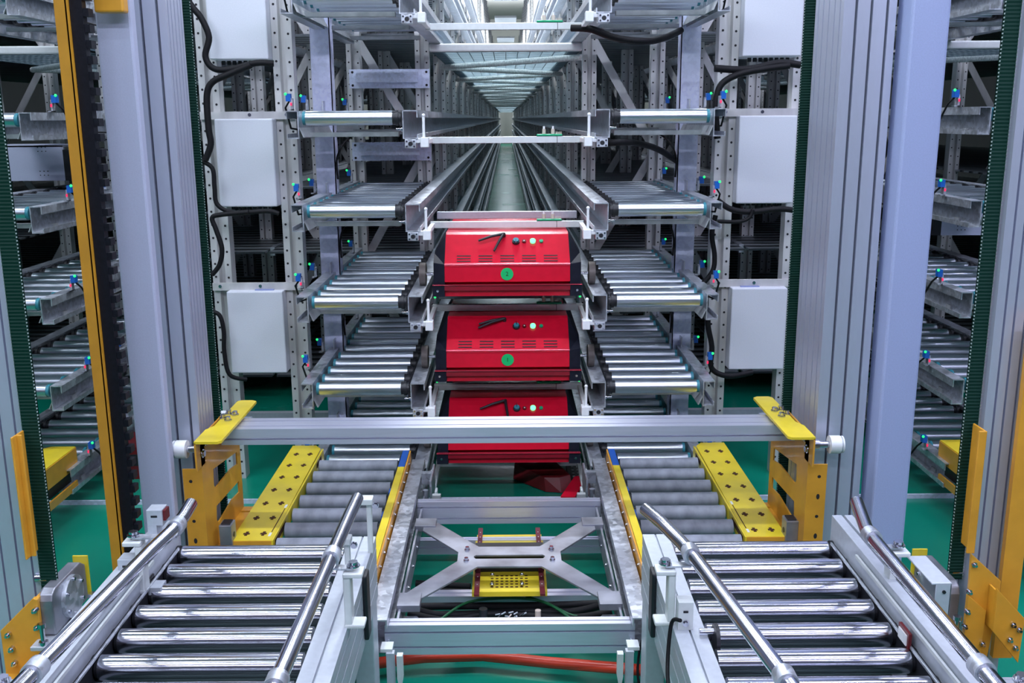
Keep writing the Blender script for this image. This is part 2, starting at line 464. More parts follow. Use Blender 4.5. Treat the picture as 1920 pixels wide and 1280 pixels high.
for cx, s, w in ((0, -1, 'left of the central aisle'), (0, 1, 'right of the central aisle')):
    base0 = None
    for i, y in enumerate(ys):
        g = 'rack frames %s' % w
        lab = 'perforated steel rack frame in the long row %s' % w if i > 2 else '%s perforated steel rack frame behind the conveyors, %s' % (('front', 'second', 'third')[i], w)
        if i == 0:
            base0 = rack_frame(cx + min(s * .33, s * .60), cx + max(s * .33, s * .60), y, lab, g)
        else: dup(base0, (0, y - ys[0], 0), lab, g)
for s, w in ((-1, 'left'), (1, 'right')):
    b0 = None
    for i, y in enumerate(ys[:20]):
        lab = 'perforated steel rack frame in the row of the neighbouring %s aisle' % w if i > 1 else '%s perforated rack frame of the neighbouring %s aisle' % (('front', 'second')[i], w)
        if i == 0: b0 = rack_frame(s * (AX - .60), s * (AX - .33), y + .15, lab, 'rack frames of the neighbouring %s aisle' % w)
        else: dup(b0, (0, y - ys[0], 0), lab, 'rack frames of the neighbouring %s aisle' % w)
    b0 = None
    for i, y in enumerate(ys[:12]):
        lab = 'dark rack frame standing far back between the aisles on the %s' % w
        if i == 0: b0 = rack_frame(s * .86, s * 1.12, y + .55, lab, 'rack frames between the aisles, %s' % w)
        else: dup(b0, (0, y - ys[0], 0), lab, 'rack frames between the aisles, %s' % w)

for sd in (-1, 1):
    for k in range(0, 5):
        conveyor(sd, k, sd * AX, 'far-side roller conveyor of the neighbouring aisle, %s, %s edge' % (ORD[k], side_word(sd)), False)
    b0 = None
    for i in range(10):
        lab = 'rack frame beyond the neighbouring aisle on the %s' % side_word(sd); g = 'rack frames beyond the neighbouring aisle, %s' % side_word(sd)
        if i == 0: b0 = rack_frame(sd * (AX + .33), sd * (AX + .62), 4.1, lab, g)
        else: dup(b0, (0, i, 0), lab, g)
    for k in range(-3, 5):
        m = MB('deck'); m.box(sd * (AX + .34), sd * (AX + 2.2), 4.2, 22, TZ[k] - .038, TZ[k] - .03)
        single('shelf_deck', m, 'slatted shelf deck beyond the neighbouring aisle, %s, %s side' % (ORD[k], side_word(sd)), 'shelf', 'shelf decks of the rack')
# shelf decks running back along the aisle
for k in range(-3, 5):
    for s in (-1, 1):
        z = TZ[k] - .03
        m = MB('deck'); m.box(s * .345, s * (.93 if k < 1 else 1.0), 4.10, 36, z - .008, z); m.use('galv')  # lower decks widened to block light from above
        m.box(s * .325, s * .345, 4.08, 36, z - .03, z + .006)
        single('shelf_deck', m, 'slatted shelf deck, %s, %s of the central aisle' % (ORD[k], side_word(s)), 'shelf', 'shelf decks of the rack')
        m = MB('deck'); m.box(s * (1.07 if k < 1 else 1.02), s * (AX - .31), 4.10, 30, z - .008, z); m.use('galv'); m.box(s * 1.00, s * 1.02, 4.2, 30, z - .03, z + .006)  # lower outer decks reach further in, closing the gap to the light
        single('shelf_deck', m, 'slatted shelf deck of the outer %s rack, %s' % (side_word(s), ORD[k]), 'shelf', 'shelf decks of the rack')
# front cross beams with slots between frames (Y = 4)
for z, n in ((.155, 'upper'), (-.125, 'lower')):
    m = MB('galv_panel'); m.box(-.615, -.300, 3.975, 3.985, z - .036, z + .036); m.box(-.585, -.345, 3.955, 3.975, z - .014, z + .026)
    m.use('hole')
    for x in (-.602, -.312):
        for dz in (-.025, .025): m.cyl((x, 3.974, z + dz), (x, 3.976, z + dz), .005, 8)
    single('tie_plate', m, '%s galvanised tie plate bolted across the front rack frame left of the aisle' % n, 'plate')

# roof netting and its braces over the central aisle and the neighbours
def netting(cx, label, full):
    t = thing('safety_net', label, 'net', (cx, 4, .262))
    m = MB('net'); m.box(cx - .30, cx + .30, 4.0, 44, .266, .268)
    m.use('net_line'); y = 4.03; st = .045
    while y < 30: m.box(cx - .30, cx + .30, y, y + .004 + st * .03, .2645, .266); y += st; st *= 1.018
    for i in range(13): x = cx - .30 + i * .05; m.box(x - .0013, x + .0013, 4.0, 12, .2640, .2655)
    part('net_sheet', m, t)
    m = MB('bar_white'); m.box(cx - .295, cx + .295, 3.92, 3.96, .252, .282); part('front_beam', m, t, .006)
    y = 4.15; j = 0
    for i in range(22):
        a = -.31 if i % 2 == 0 else .31
        st = .75 if i == 0 else .78
        m = MB('brace'); m.cyl((cx + a, y + st, .242), (cx - a, y, .242), .013, 10)
        # diagonal runs towards the next frame
        part('diagonal_brace', m, t)
        y += st
    return t
netting(0, 'blue-grey netting stretched over the central aisle with zigzag braces below', True)
netting(-AX, 'blue-grey netting over the neighbouring left aisle at the photo\'s left edge', False)
netting(AX, 'blue-grey netting over the neighbouring right aisle at the photo\'s right edge', False)

# front posts, flat panels and control boxes on both sides
def P8(o): return o
for s in (-1, 1):
    w = side_word(s)
    single('rack_upright', post_mb(s * .690, 3.15, FZ + .012, 1.2, .062, .05), 'perforated front upright between control boxes and conveyor ends, %s side' % w, 'upright', 'front rack uprights')
    single('rack_upright', post_mb(s * .925, 3.15, FZ + .012, 1.2, .062, .05), 'perforated front upright on the outer edge of the control boxes, %s side' % w, 'upright', 'front rack uprights')
    m = MB('duct'); m.box(s * .575, s * .640, 3.34, 3.346, FZ + .012, 1.2); m.box(s * .575, s * .578, 3.34, 3.40, FZ + .012, 1.2)
    single('cable_duct', m, 'tall flat galvanised cable duct beside the conveyors, %s side' % w, 'duct', 'cable ducts beside the conveyors')
    m = MB('frame_grey'); m.box(s * .70, s * 1.3, 3.75, 3.78, FZ + .012, FZ + .06)
    single('floor_tie', m, 'low grey floor tie behind the %s uprights' % w, 'bar')
    m = MB('plate_steel'); m.box(s * .955, s * .895, 3.10, 3.16, FZ + .012, FZ + .05); m.box(s * .72, s * .66, 3.10, 3.16, FZ + .012, FZ + .05)
    for i, (za, zb, ww) in enumerate(((.180, .452, 'top'), (-.266, .004, 'middle'), (-.806, -.536, 'bottom'))):
        t = thing('control_box', '%s light grey control box on the rack uprights, %s of the aisle' % (ww, w), 'control box', (s * .81, 3.15, za), 'control boxes on the rack uprights')
        m = MB('box_grey'); m.box(s * .722, s * .902, 3.10, 3.24, za, zb); part('housing', m, t, .004)
        m = MB('steel_post'); m.box(s * .66, s * .955, 3.135, 3.149, zb - .002, zb + .022)
        m.use('chrome')
        for x in (.685, .80, .93): m.bolt((s * x, 3.135, zb + .012), (0, -1, 0), .004, .005)
        
        part('mounting_bar', m, t)
        m = MB('red_dark'); m.cyl((s * .845, 3.17, zb), (s * .845, 3.17, zb + .004), .010, 14); part('switch', m, t)
        m = MB('black'); 
        for j in range(8): m.cyl((s * (.76 + j * .017), 3.17, za), (s * (.76 + j * .017), 3.17, za - .012), .006, 8)
        part('cable_gland', m, t)
        if i == 2:
            m = MB('screen'); m.box(s * .755, s * .815, 3.12, 3.16, zb, zb + .003); part('display', m, t)

# black cables
def cable(label, pts, r=.008, mt='black_soft', name='cable', group=None, n=10):
    # smooth through control points
    P = [Vector(p) for p in pts]; out = []
    for i in range(len(P) - 1):
        p0 = P[max(i - 1, 0)]; p1 = P[i]; p2 = P[i + 1]; p3 = P[min(i + 2, len(P) - 1)]
        for q in range(6):
            t = q / 6
            out.append(.5 * ((2 * p1) + (p2 - p0) * t + (2 * p0 - 5 * p1 + 4 * p2 - p3) * t * t + (-p0 + 3 * p1 - 3 * p2 + p3) * t ** 3))
    out.append(P[-1])
    m = MB(mt); m.tube(out, r, n)
    return single(name, m, label, 'cable', group)
g = 'black cables around the control boxes'
cable('thick black cable curving down to the top left control box', [(-0.95, 3.06, 0.36), (-0.928, 3.06, 0.326), (-0.905, 3.06, 0.295), (-0.887, 3.06, 0.242), (-0.902, 3.06, 0.188), (-0.881, 3.06, 0.153), (-0.833, 3.06, 0.149), (-0.751, 3.06, 0.167), (-0.70, 3.07, 0.166)], .0095, group=g)
cable('thick black cable dropping from the top to the middle left control box', [(-0.765, 3.05, 0.161), (-0.831, 3.05, 0.135), (-0.883, 3.05, 0.112), (-0.903, 3.05, 0.072), (-0.905, 3.05, -0.023), (-0.902, 3.05, -0.071), (-0.922, 3.05, -0.118)], .010, group=g)
cable('black cable looping under the middle left control box', [(-0.945, 3.06, -0.118), (-0.906, 3.06, -0.143), (-0.903, 3.06, -0.2), (-0.898, 3.06, -0.255), (-0.846, 3.06, -0.280), (-0.746, 3.06, -0.276), (-0.71, 3.06, -0.284)], .007, group=g)
cable('black cable hanging between the middle and bottom left control boxes', [(-0.800, 3.05, -0.278), (-0.885, 3.05, -0.285), (-0.914, 3.05, -0.295), (-0.905, 3.05, -0.331), (-0.891, 3.05, -0.389), (-0.901, 3.05, -0.439), (-0.927, 3.05, -0.473)], .0075, group=g)
cable('thin black cable curving beside the bottom left control box', [(-0.955, 3.06, -0.59), (-0.918, 3.06, -0.603), (-0.907, 3.06, -0.655), (-0.910, 3.06, -0.725), (-0.898, 3.06, -0.80), (-0.85, 3.08, -0.822)], .007, group=g)
cable('thick black cables gathered under the top right control box', [(0.63, 3.06, 0.144), (0.727, 3.06, 0.140), (0.823, 3.06, 0.158), (0.888, 3.06, 0.152)], .011, group=g)
cable('thick black cable arching down left of the middle right control box', [(0.853, 3.05, 0.150), (0.725, 3.05, 0.132), (0.658, 3.05, 0.104), (0.638, 3.05, 0.063), (0.637, 3.05, 0.008), (0.645, 3.05, -0.064)], .010, group=g)
cable('black cables gathered under the middle right control box', [(0.654, 3.06, -0.251), (0.697, 3.06, -0.279), (0.755, 3.06, -0.288), (0.847, 3.06, -0.280), (0.897, 3.06, -0.284)], .009, group=g)
cable('thin black cable looping below the middle right control box', [(0.655, 3.05, -0.316), (0.721, 3.05, -0.317), (0.754, 3.05, -0.305), (0.764, 3.05, -0.280)], .006, group=g)
cable('black cable dropping left of the bottom right control box', [(0.655, 3.08, -0.30), (0.646, 3.08, -0.361), (0.657, 3.08, -0.429), (0.651, 3.08, -0.48), (0.61, 3.08, -0.531)], .008, group=g)
cable('black cable curving under the bottom right control box', [(0.645, 3.08, -0.60), (0.645, 3.08, -0.653), (0.660, 3.08, -0.724), (0.662, 3.08, -0.795), (0.717, 3.08, -0.822), (.80, 3.1, -.815)], .009, group=g)
for s, w in ((-1, 'left'), (1, 'right')):
    for i, k in enumerate((0, 1, 2)):
        z = TZ[k] - .10
        cable('thin dark cable behind the conveyor end of the %s, %s side' % (ORD[k], w), [(s * .50, 3.42, z + .03), (s * .53, 3.40, z + .015), (s * .555, 3.37, z - .01), (s * .568, 3.33, z - .06), (s * .566, 3.325, z - .12)], .0035, group='dark cables under the conveyor ends')
cable('thick black cable sagging right from the topmost spacer bar', [(.20, 3.12, .268), (.26, 3.1, .262), (.33, 3.08, .235), (.42, 3.08, .225), (.50, 3.2, .245), (.59, 3.38, .285)], .011)
cable('thick black cable running right below the second tier rail end', [(.285, 2.95, -.075), (.34, 2.95, -.07), (.42, 3.05, -.08), (.50, 3.22, -.105), (.59, 3.40, -.15)], .010)

# ------------------------------------------------------------------ shuttles
def text_mb(ch, size, cx, y, cz, mt='ink'):
    cu = bpy.data.curves.new('t', 'FONT'); cu.body = ch; cu.size = 1; cu.align_x = 'CENTER'; cu.align_y = 'CENTER'
    o = bpy.data.objects.new('t', cu); COL.objects.link(o); bpy.context.view_layer.update()
    me = bpy.data.meshes.new_from_object(o.evaluated_get(bpy.context.evaluated_depsgraph_get()))
    m = MB(mt); m.add([(cx + v.co.x * size, y, cz + v.co.y * size) for v in me.vertices], [tuple(p.vertices) for p in me.polygons])
    bpy.data.objects.remove(o); bpy.data.curves.remove(cu); bpy.data.meshes.remove(me)
    return m
def shuttle(k, digit, sticks):
    z = TZ[k]; w = {2: 'upper', 3: 'middle', 4: 'lower'}[k]
    lab = {2: 'red shuttle with a green sticker numbered 2, uppermost of the three', 3: 'red shuttle with a green sticker numbered 1, middle of the three',
           4: 'red shuttle half hidden behind the long aluminium crossbar, lowest of the three'}[k]
    t = thing('shuttle_cart', lab, 'shuttle', (0, 3.2, z - .02), 'red shuttles in the central aisle')
    prof = [(2.93, .028), (2.935, .081), (3.035, .160), (3.05, .166), (3.46, .166), (3.56, .081), (3.565, .0), (2.945, .0), (2.945, .028)]
    m = MB('red'); m.prism([(a, z + b) for a, b in prof[:7] + [(3.565, .005), (2.96, .005), (2.96, .028)]], 'X', -.190, .190)
    m.box(-.19, .19, 2.932, 2.945, z - .016, z + .006)
    m.use('red_bright_line'); m.cyl((-.19, 2.936, z + .080), (.19, 2.936, z + .080), .0045, 20)  # crease highlight put into a brighter red strip
    o = part('cover', m, t, .0012)
    # louvres on the sloping face
    m = MB('hole'); d = Vector((0, .100, .079)).normalized(); n = Vector((0, -.079, .100)).normalized()
    for c in range(5):
        x = -.132 + c * .066
        for r in range(3):
            p = Vector((x, 2.935, z + .081)) + d * (.012 + r * .0115) + n * .0012
            u = Vector((.021, 0, 0)); vv = d * .0019
            m.add([p - u - vv, p + u - vv, p + u + vv, p - u + vv], [(0, 1, 2, 3)])
    part('louvre', m, o)
    # black end caps with chamfered tops
    for s in (-1, 1):
        m = MB('navy')
        a = [(s * .190, y, z + q) for y, q in prof[:7]] + [(s * .190, 3.565, z - .014), (s * .190, 2.93, z - .014)]
        b = []
        for i, (y, q) in enumerate([(2.94, .028), (2.945, .085), (3.0, .105), (3.02, .112), (3.46, .112), (3.55, .085), (3.555, .0)]): b.append((s * .224, y, z + q))
        b += [(s * .224, 3.555, z - .014), (s * .224, 2.94, z - .014)]
        m.loft(a, b)
        m.use('chrome'); m.bolt((s * .212, 2.93, z + .001), (0, -1, 0), .003, .003)
        part('end_cap', m, t, .002)
        m = MB('led_green'); m.sphere((s * .222, 2.952, z - .022), .0035, 8, 6); part('status_lamp', m, t)
        m = MB('rail_brown'); m.cyl((s * .255, 3.05, z + .035), (s * .275, 3.05, z + .035), .036, 20); m.use('chrome'); m.cyl((s * .222, 3.05, z + .035), (s * .256, 3.05, z + .035), .005, 8)
        part('wheel', m, t)
    m = MB('red_mid'); m.box(-.190, .190, 2.919, 2.926, z + .004, z + .0205)
    m.use('navy'); m.box(-.226, -.190, 2.918, 2.926, z - .014, z + .0205); m.box(.190, .226, 2.918, 2.926, z - .014, z + .0205)
    m.use('chrome'); m.bolt((-.211, 2.918, z + .003), (0, -1, 0), .0028, .003); m.bolt((.211, 2.918, z + .003), (0, -1, 0), .0028, .003)
    m.use('red_bright_line'); m.box(-.226, .226, 2.913, 2.926, z + .0205, z + .0222)
    part('bumper', m, t)
    m = MB('black'); m.box(-.200, .200, 3.10, 3.54, z - .030, z - .006); part('chassis', m, t)
    def onp(x, f, lift=.001):
        p = Vector((x, 2.935, z + .081)) + d * (.128 * f); return p + n * lift
    if digit:
        m = MB('sticker'); yq = 2.9318; cz = z + .052
        m.add([(-.001 + .019 * math.cos(i * PI / 14), 2.9285, cz + .019 * math.sin(i * PI / 14)) for i in range(28)], [tuple(range(28))])
        st = part('sticker', m, o)
        part('number', text_mb(digit, .018, -.001, 2.9278, cz), st)
    # controls
    m = MB('black'); p = onp(.027, .72); m.cyl(p, p + n * .006, .0115, 16); m.use('teal'); m.cyl(p + n * .006, p + n * .012, .0085, 16)
    m.use('chrome'); dq = -1 if k == 2 else 1; m.cyl(p + n * .012, p + n * .013 + d * .014 * dq, .0013, 6); part('key_switch', m, t)
    m = MB('red_dark'); p = onp(.052, .73); m.cyl(p, p + n * .005, .0062, 12); m.use('white'); m.cyl(p + n * .005, p + n * .006, .002, 8); part('stop_button', m, t)
    m = MB('lamp_green'); p = onp(.079, .73); m.cyl(p, p + n * .007, .0085, 14); part('signal_lamp', m, t)
    m = MB('green_board'); p = onp(.105, .73); m.cyl(p, p + n * .005, .006, 12); part('start_button', m, t)
    m = MB('black'); p = onp(-.010, .93)
    m.cyl(p - n * .002, p + n * .010, .006, 10)
    for (dx, df) in sticks:
        q = onp(-.010 + dx, .93 + df, .012); a = p + n * .010
        m.tube([a, (a + q) / 2 + n * .004, q], [.0048, .0042, .0034], 8)
    part('antenna', m, t)
    return t
shuttle(2, '2', [(-.078, -.24), (-.030, -.58)])
shuttle(3, '1', [(-.082, -.30), (-.080, -.18)])
shuttle(4, '', [(-.080, -.26), (.012, -.72)])

# fallen red cover on the floor under the rack
t = thing('fallen_cover', 'dark red bent sheet cover lying on the green floor under the lowest shuttle', 'cover', (.14, 3.05, FZ + .012))
z = FZ + .014
m = MB('red_dark'); m.loft([(.015, 3.12, z), (.045, 3.25, z), (.12, 3.25, z), (.21, 3.00, z), (.17, 2.99, z + .0), (.12, 3.0, z)],
                          [(.020, 3.12, z + .055), (.050, 3.24, z + .06), (.12, 3.24, z + .06), (.20, 3.02, z + .05), (.165, 3.01, z + .045), (.115, 3.01, z + .045)])
part('bent_sheet', m, t)
m = MB('red'); m.loft([(.165, 2.93, z), (.22, 3.02, z), (.33, 3.04, z), (.33, 3.02, z), (.24, 2.99, z), (.21, 2.93, z)],
                      [(.165, 2.93, z + .012), (.215, 3.02, z + .045), (.33, 3.04, z + .05), (.33, 3.02, z + .044), (.24, 2.99, z + .03), (.21, 2.93, z + .01)])
part('folded_edge', m, t)
m = MB('black'); m.box(.20, .33, 3.06, 3.24, z, z + .01); m.use('galv_dull')
for i in range(6):
    for j in range(5): m.box(.215 + i * .018, .223 + i * .018, 3.075 + j * .03, 3.087 + j * .03, z + .01, z + .012)
part('perforated_sheet', m, t)

# ------------------------------------------------------------------ lift masts
def mast_outline(x0, x1, y0, y1, front, side, w=.0085, d=.02):
    return slots(x0, x1, y0, y1, nx=len(front), ny=len(side), w=w, d=d, px=front, py=side)
for s in (-1, 1):
    w = side_word(s); x0, x1 = (.742, .858) if s > 0 else (-.858, -.742)
    fr = [.24, .53, .83] if s > 0 else [.20, .53, .83]
    t = thing('lift_mast', 'tall grooved aluminium lift mast, %s of the central aisle' % w, 'mast', ((x0 + x1) / 2, 2.37, FZ), 'grooved lift masts')
    m = MB('alu')
    out = mast_outline(x0, x1, 2.25, 2.365 if s < 0 else 2.455, fr, [.12, .30, .5, .70, .88], .006, .014); m.prism(out, 'Z', FZ, 1.6)
    part('profile', m, t)
    m = MB('alu_dark')
    for f in fr: c = x0 + (x1 - x0) * f; m.box(c - .0028, c + .0028, 2.258, 2.262, FZ, 1.6)  # darker strip set inside each front groove
    part('groove_strip', m, t)
m = MB('paint_blue_grey'); m.box(.873, .957, 2.20, 2.285, FZ, 1.6)
single('square_post', m, 'smooth blue-grey square post right of the right lift mast', 'post', bev=.006)
m = MB('paint_grey'); m.box(-.853, -.778, 2.135, 2.166, FZ, 1.6)
single('square_post', m, 'smooth grey square post in front of the left lift mast', 'post', bev=.005)

def belt_mesh(x0, x1, y, z0, z1, label):
    m = MB('belt')
    p = .0065; n = int((z1 - z0) / p)
    pr = [(y + .006, z0), (y + .006, z1)]
    for i in range(n, 0, -1):
        zt = z0 + i * p; pr += [(y + .0005, zt), (y - .0003, zt - p * .25), (y - .0003, zt - p * .5), (y + .0005, zt - p * .75)]
    pr.append((y + .001, z0))
    vs = [(x0, a, b) for a, b in pr] + [(x1, a, b) for a, b in pr]; k = len(pr)
    m.add(vs, [(i, (i + 1) % k, k + (i + 1) % k, k + i) for i in range(k)])
    m.use('belt_edge')
    for xx in (x0, x1):
        for i in range(n):
            zc = z0 + (i + .3) * p; m.box(xx - .0005, xx + .0005, y - .0012, y + .002, zc, zc + p * .4)
    return single('drive_belt', m, label, 'belt', 'green toothed drive belts')
belt_mesh(-.768, -.735, 2.40, -1.1, 1.6, 'dark green toothed belt behind the left lift mast')
belt_mesh(.729, .762, 2.50, -1.1, 1.6, 'dark green toothed belt behind the right lift mast')
belt_mesh(-.908, -.876, 1.75, -.90, 1.6, 'dark green toothed belt beside the mast at the photo\'s left edge')
belt_mesh(.853, .881, 1.75, -.88, 1.6, 'dark green toothed belt beside the mast at the photo\'s right edge')

# front masts at the photo's edges
t = thing('lift_mast', 'grooved aluminium mast at the photo\'s left edge', 'mast', (-.98, 1.8, FZ), 'grooved lift masts')
m = MB('alu'); m.prism(mast_outline(-1.06, -.912, 1.762, 1.815, [.12, .32, .52, .72, .90], [.5], .004, .012), 'Z', FZ, 1.6); part('profile', m, t)
t = thing('lift_mast', 'grooved aluminium mast at the photo\'s right edge', 'mast', (.93, 1.8, FZ), 'grooved lift masts')
m = MB('alu'); m.prism(mast_outline(.884, .962, 1.735, 1.805, [.22, .45, .70], [.5], .004, .012), 'Z', FZ, 1.6); part('profile', m, t)
m = MB('orange'); m.box(.931, .968, 1.70, 1.712, -1.02, -.36); 
single('orange_side_post', m, 'orange upright plate beside the mast at the photo\'s right edge', 'plate')
for s in (-1, 1):
    w = side_word(s)
    m = MB('orange'); m.box(s * .893, s * .906, 1.715, 1.72, -.80, -.56) if s < 0 else m.box(s * .857, s * .872, 1.695, 1.70, -.80, -.56)
    xx = .906 if s < 0 else .872
    m.box(s * (xx - .004), s * xx, 1.70, 1.745, -.80, -.56)
    single('angle_bracket', m, 'narrow orange angle bracket on the mast at the photo\'s %s edge' % w, 'bracket', 'orange angle brackets', .0015)

# gearbox / pulley housings and orange foot brackets
def pulley(s, label):
    xo = .87 if s > 0 else .905
    sh = s * (xo - .87)
    t = thing('pulley_housing', label, 'pulley', (s * .84, 1.75, -.99), 'pulley housings at the mast feet')
    c = (s * .842 + sh, 1.735, -.915)
    pr = [(1.70, -.955), (1.70, -.885), (1.706, -.872), (1.72, -.866), (1.83, -.866), (1.85, -.88), (1.85, -.955)]
    m = MB('plate_steel'); m.prism(pr, 'X', s * .830 + sh, s * .856 + sh); part('housing', m, t, .003)
    m = MB('galv'); m.cyl((s * .822 + sh, 1.775, -.912), (s * .830 + sh, 1.775, -.912), .042, 28)
    m.use('chrome')
    for a in range(6): m.bolt((s * .824 + sh, 1.775 + .036 * math.cos(a * PI / 3 + .5), -.912 + .036 * math.sin(a * PI / 3 + .5)), (-s, 0, 0), .004, .006)
    part('cover_disc', m, t)
    m = MB('yellow'); m.box(s * .826 + sh, s * .856 + sh, 1.853, 1.857, -.955, -.864); part('back_plate', m, t)
    m = MB('chrome'); m.cyl((s * .862 + sh, 1.76, -.865), (s * .885 + sh, 1.76, -.865), .010, 12); part('shaft', m, t)
    # base plate with levelling screws
    m = MB('frame_grey'); m.box(s * .770 + sh, s * .862 + sh, 1.66, 1.82, -.966, -.957); part('base_plate', m, t, .002)
    for (x, y) in ((.775, 1.75), (.795, 1.79), (.84, 1.67)):
        m = MB('chrome'); m.cyl((s * x + sh, y, -.957), (s * x + sh, y, -.922), .0045, 10); m.cyl((s * x + sh, y, -.922), (s * x + sh, y, -.914), .008, 6); m.cyl((s * x + sh, y, -.957), (s * x + sh, y, -.950), .009, 6)
        part('levelling_screw', m, t)
    return t
pulley(-1, 'steel pulley housing with round cover at the foot of the left edge mast')
pulley(1, 'steel pulley housing with round cover at the foot of the right edge mast')
t = thing('foot_bracket', 'orange bolted foot bracket at the base of the left edge mast', 'bracket', (-.93, 1.69, -1.1))
m = MB('orange'); m.prism([(-.965, -1.03), (-.965, -.94), (-.896, -.873), (-.888, -.876), (-.888, -1.03)], 'Y', 1.69, 1.70)
m.box(-.896, -.888, 1.70, 1.78, -1.03, -.875); m.prism([(-.965, 1.70), (-.84, 1.70), (-.86, 1.63), (-.965, 1.60)], 'Z', -1.035, -1.028)
part('plate', m, t, .0015)
for x, z in ((-.892, -.895), (-.892, -.93), (-.892, -.965), (-.892, -.995), (-.948, -.945), (-.945, -.975), (-.943, -1.005)):
    m = MB('chrome'); m.cyl((x, 1.682, z), (x, 1.692, z), .0055, 6); m.cyl((x, 1.676, z), (x, 1.682, z), .003, 6); part('bolt', m, t)
t = thing('foot_bracket', 'orange stepped foot bracket with rows of bolts at the base of the right edge mast', 'bracket', (.91, 1.66, -1.1))
m = MB('orange'); m.prism([(.862, -1.05), (.855, -.79), (.915, -.845), (.915, -.88), (.905, -1.0), (.905, -1.05)], 'Y', 1.672, 1.68)
m.box(.852, .857, 1.668, 1.672, -1.04, -.87); m.prism([(.852, -1.04), (.852, -.868), (.888, -.90), (.886, -1.04)], 'Y', 1.662, 1.670)
part('back_plate', m, t, .001)
m = MB('orange'); m.prism([(.893, -.93), (.893, -.845), (.950, -.905), (.947, -.995)], 'Y', 1.640, 1.648); m.box(.893, .897, 1.648, 1.672, -.93, -.85)
part('front_plate', m, t, .001)
for x, y, z in ((.861, 1.668, -.81), (.857, 1.668, -.865), (.852, 1.658, -.90), (.850, 1.658, -.93), (.850, 1.658, -.96), (.850, 1.658, -.99), (.886, 1.656, -.965), (.886, 1.656, -.995),
                (.928, 1.636, -.915), (.940, 1.636, -.925), (.925, 1.636, -.945), (.937, 1.636, -.962)):
    m = MB('chrome'); m.cyl((x, y, z), (x, y + .006, z), .0052, 6); m.cyl((x, y - .006, z), (x, y, z), .003, 6); part('bolt', m, t)
cable('thick black hose bunched at the lower right corner', [(1.05, 1.55, -.93), (.98, 1.52, -.98), (.92, 1.5, -1.01), (.88, 1.48, -1.03), (.84, 1.50, -1.06)], .018)
cable('second thick black hose under the bunched one at the lower right corner', [(1.05, 1.60, -.99), (.97, 1.56, -1.03), (.90, 1.55, -1.05), (.84, 1.56, -1.1)], .016)
m = MB('orange'); m.box(.86, 1.05, 1.30, 1.60, -1.12, -1.10)
single('motor_plate', m, 'orange plate below the black hoses at the lower right corner', 'plate')

# cable chain on the left
t = thing('cable_chain', 'black cable chain hanging in a narrow yellow guide, left of the square post', 'cable chain', (-.85, 2.02, FZ))
m = MB('orange'); m.box(-.876, -.852, 2.0, 2.004, FZ, 1.6); m.box(-.855, -.851, 2.0, 2.02, FZ, 1.6); part('guide_strip', m, t)
m = MB('chain'); z = FZ + .02
while z < 1.5:
    m.box(-.850, -.826, 2.010, 2.03, z, z + .030); m.box(-.826, -.815, 2.012, 2.035, z, z + .015); z += .030
part('chain_links', m, t)
m = MB('orange'); m.box(-.835, -.775, 2.09, 2.12, .215, .6)
single('orange_bracket', m, 'orange bracket beside the cable chain at the photo\'s top left', 'bracket', bev=.004)

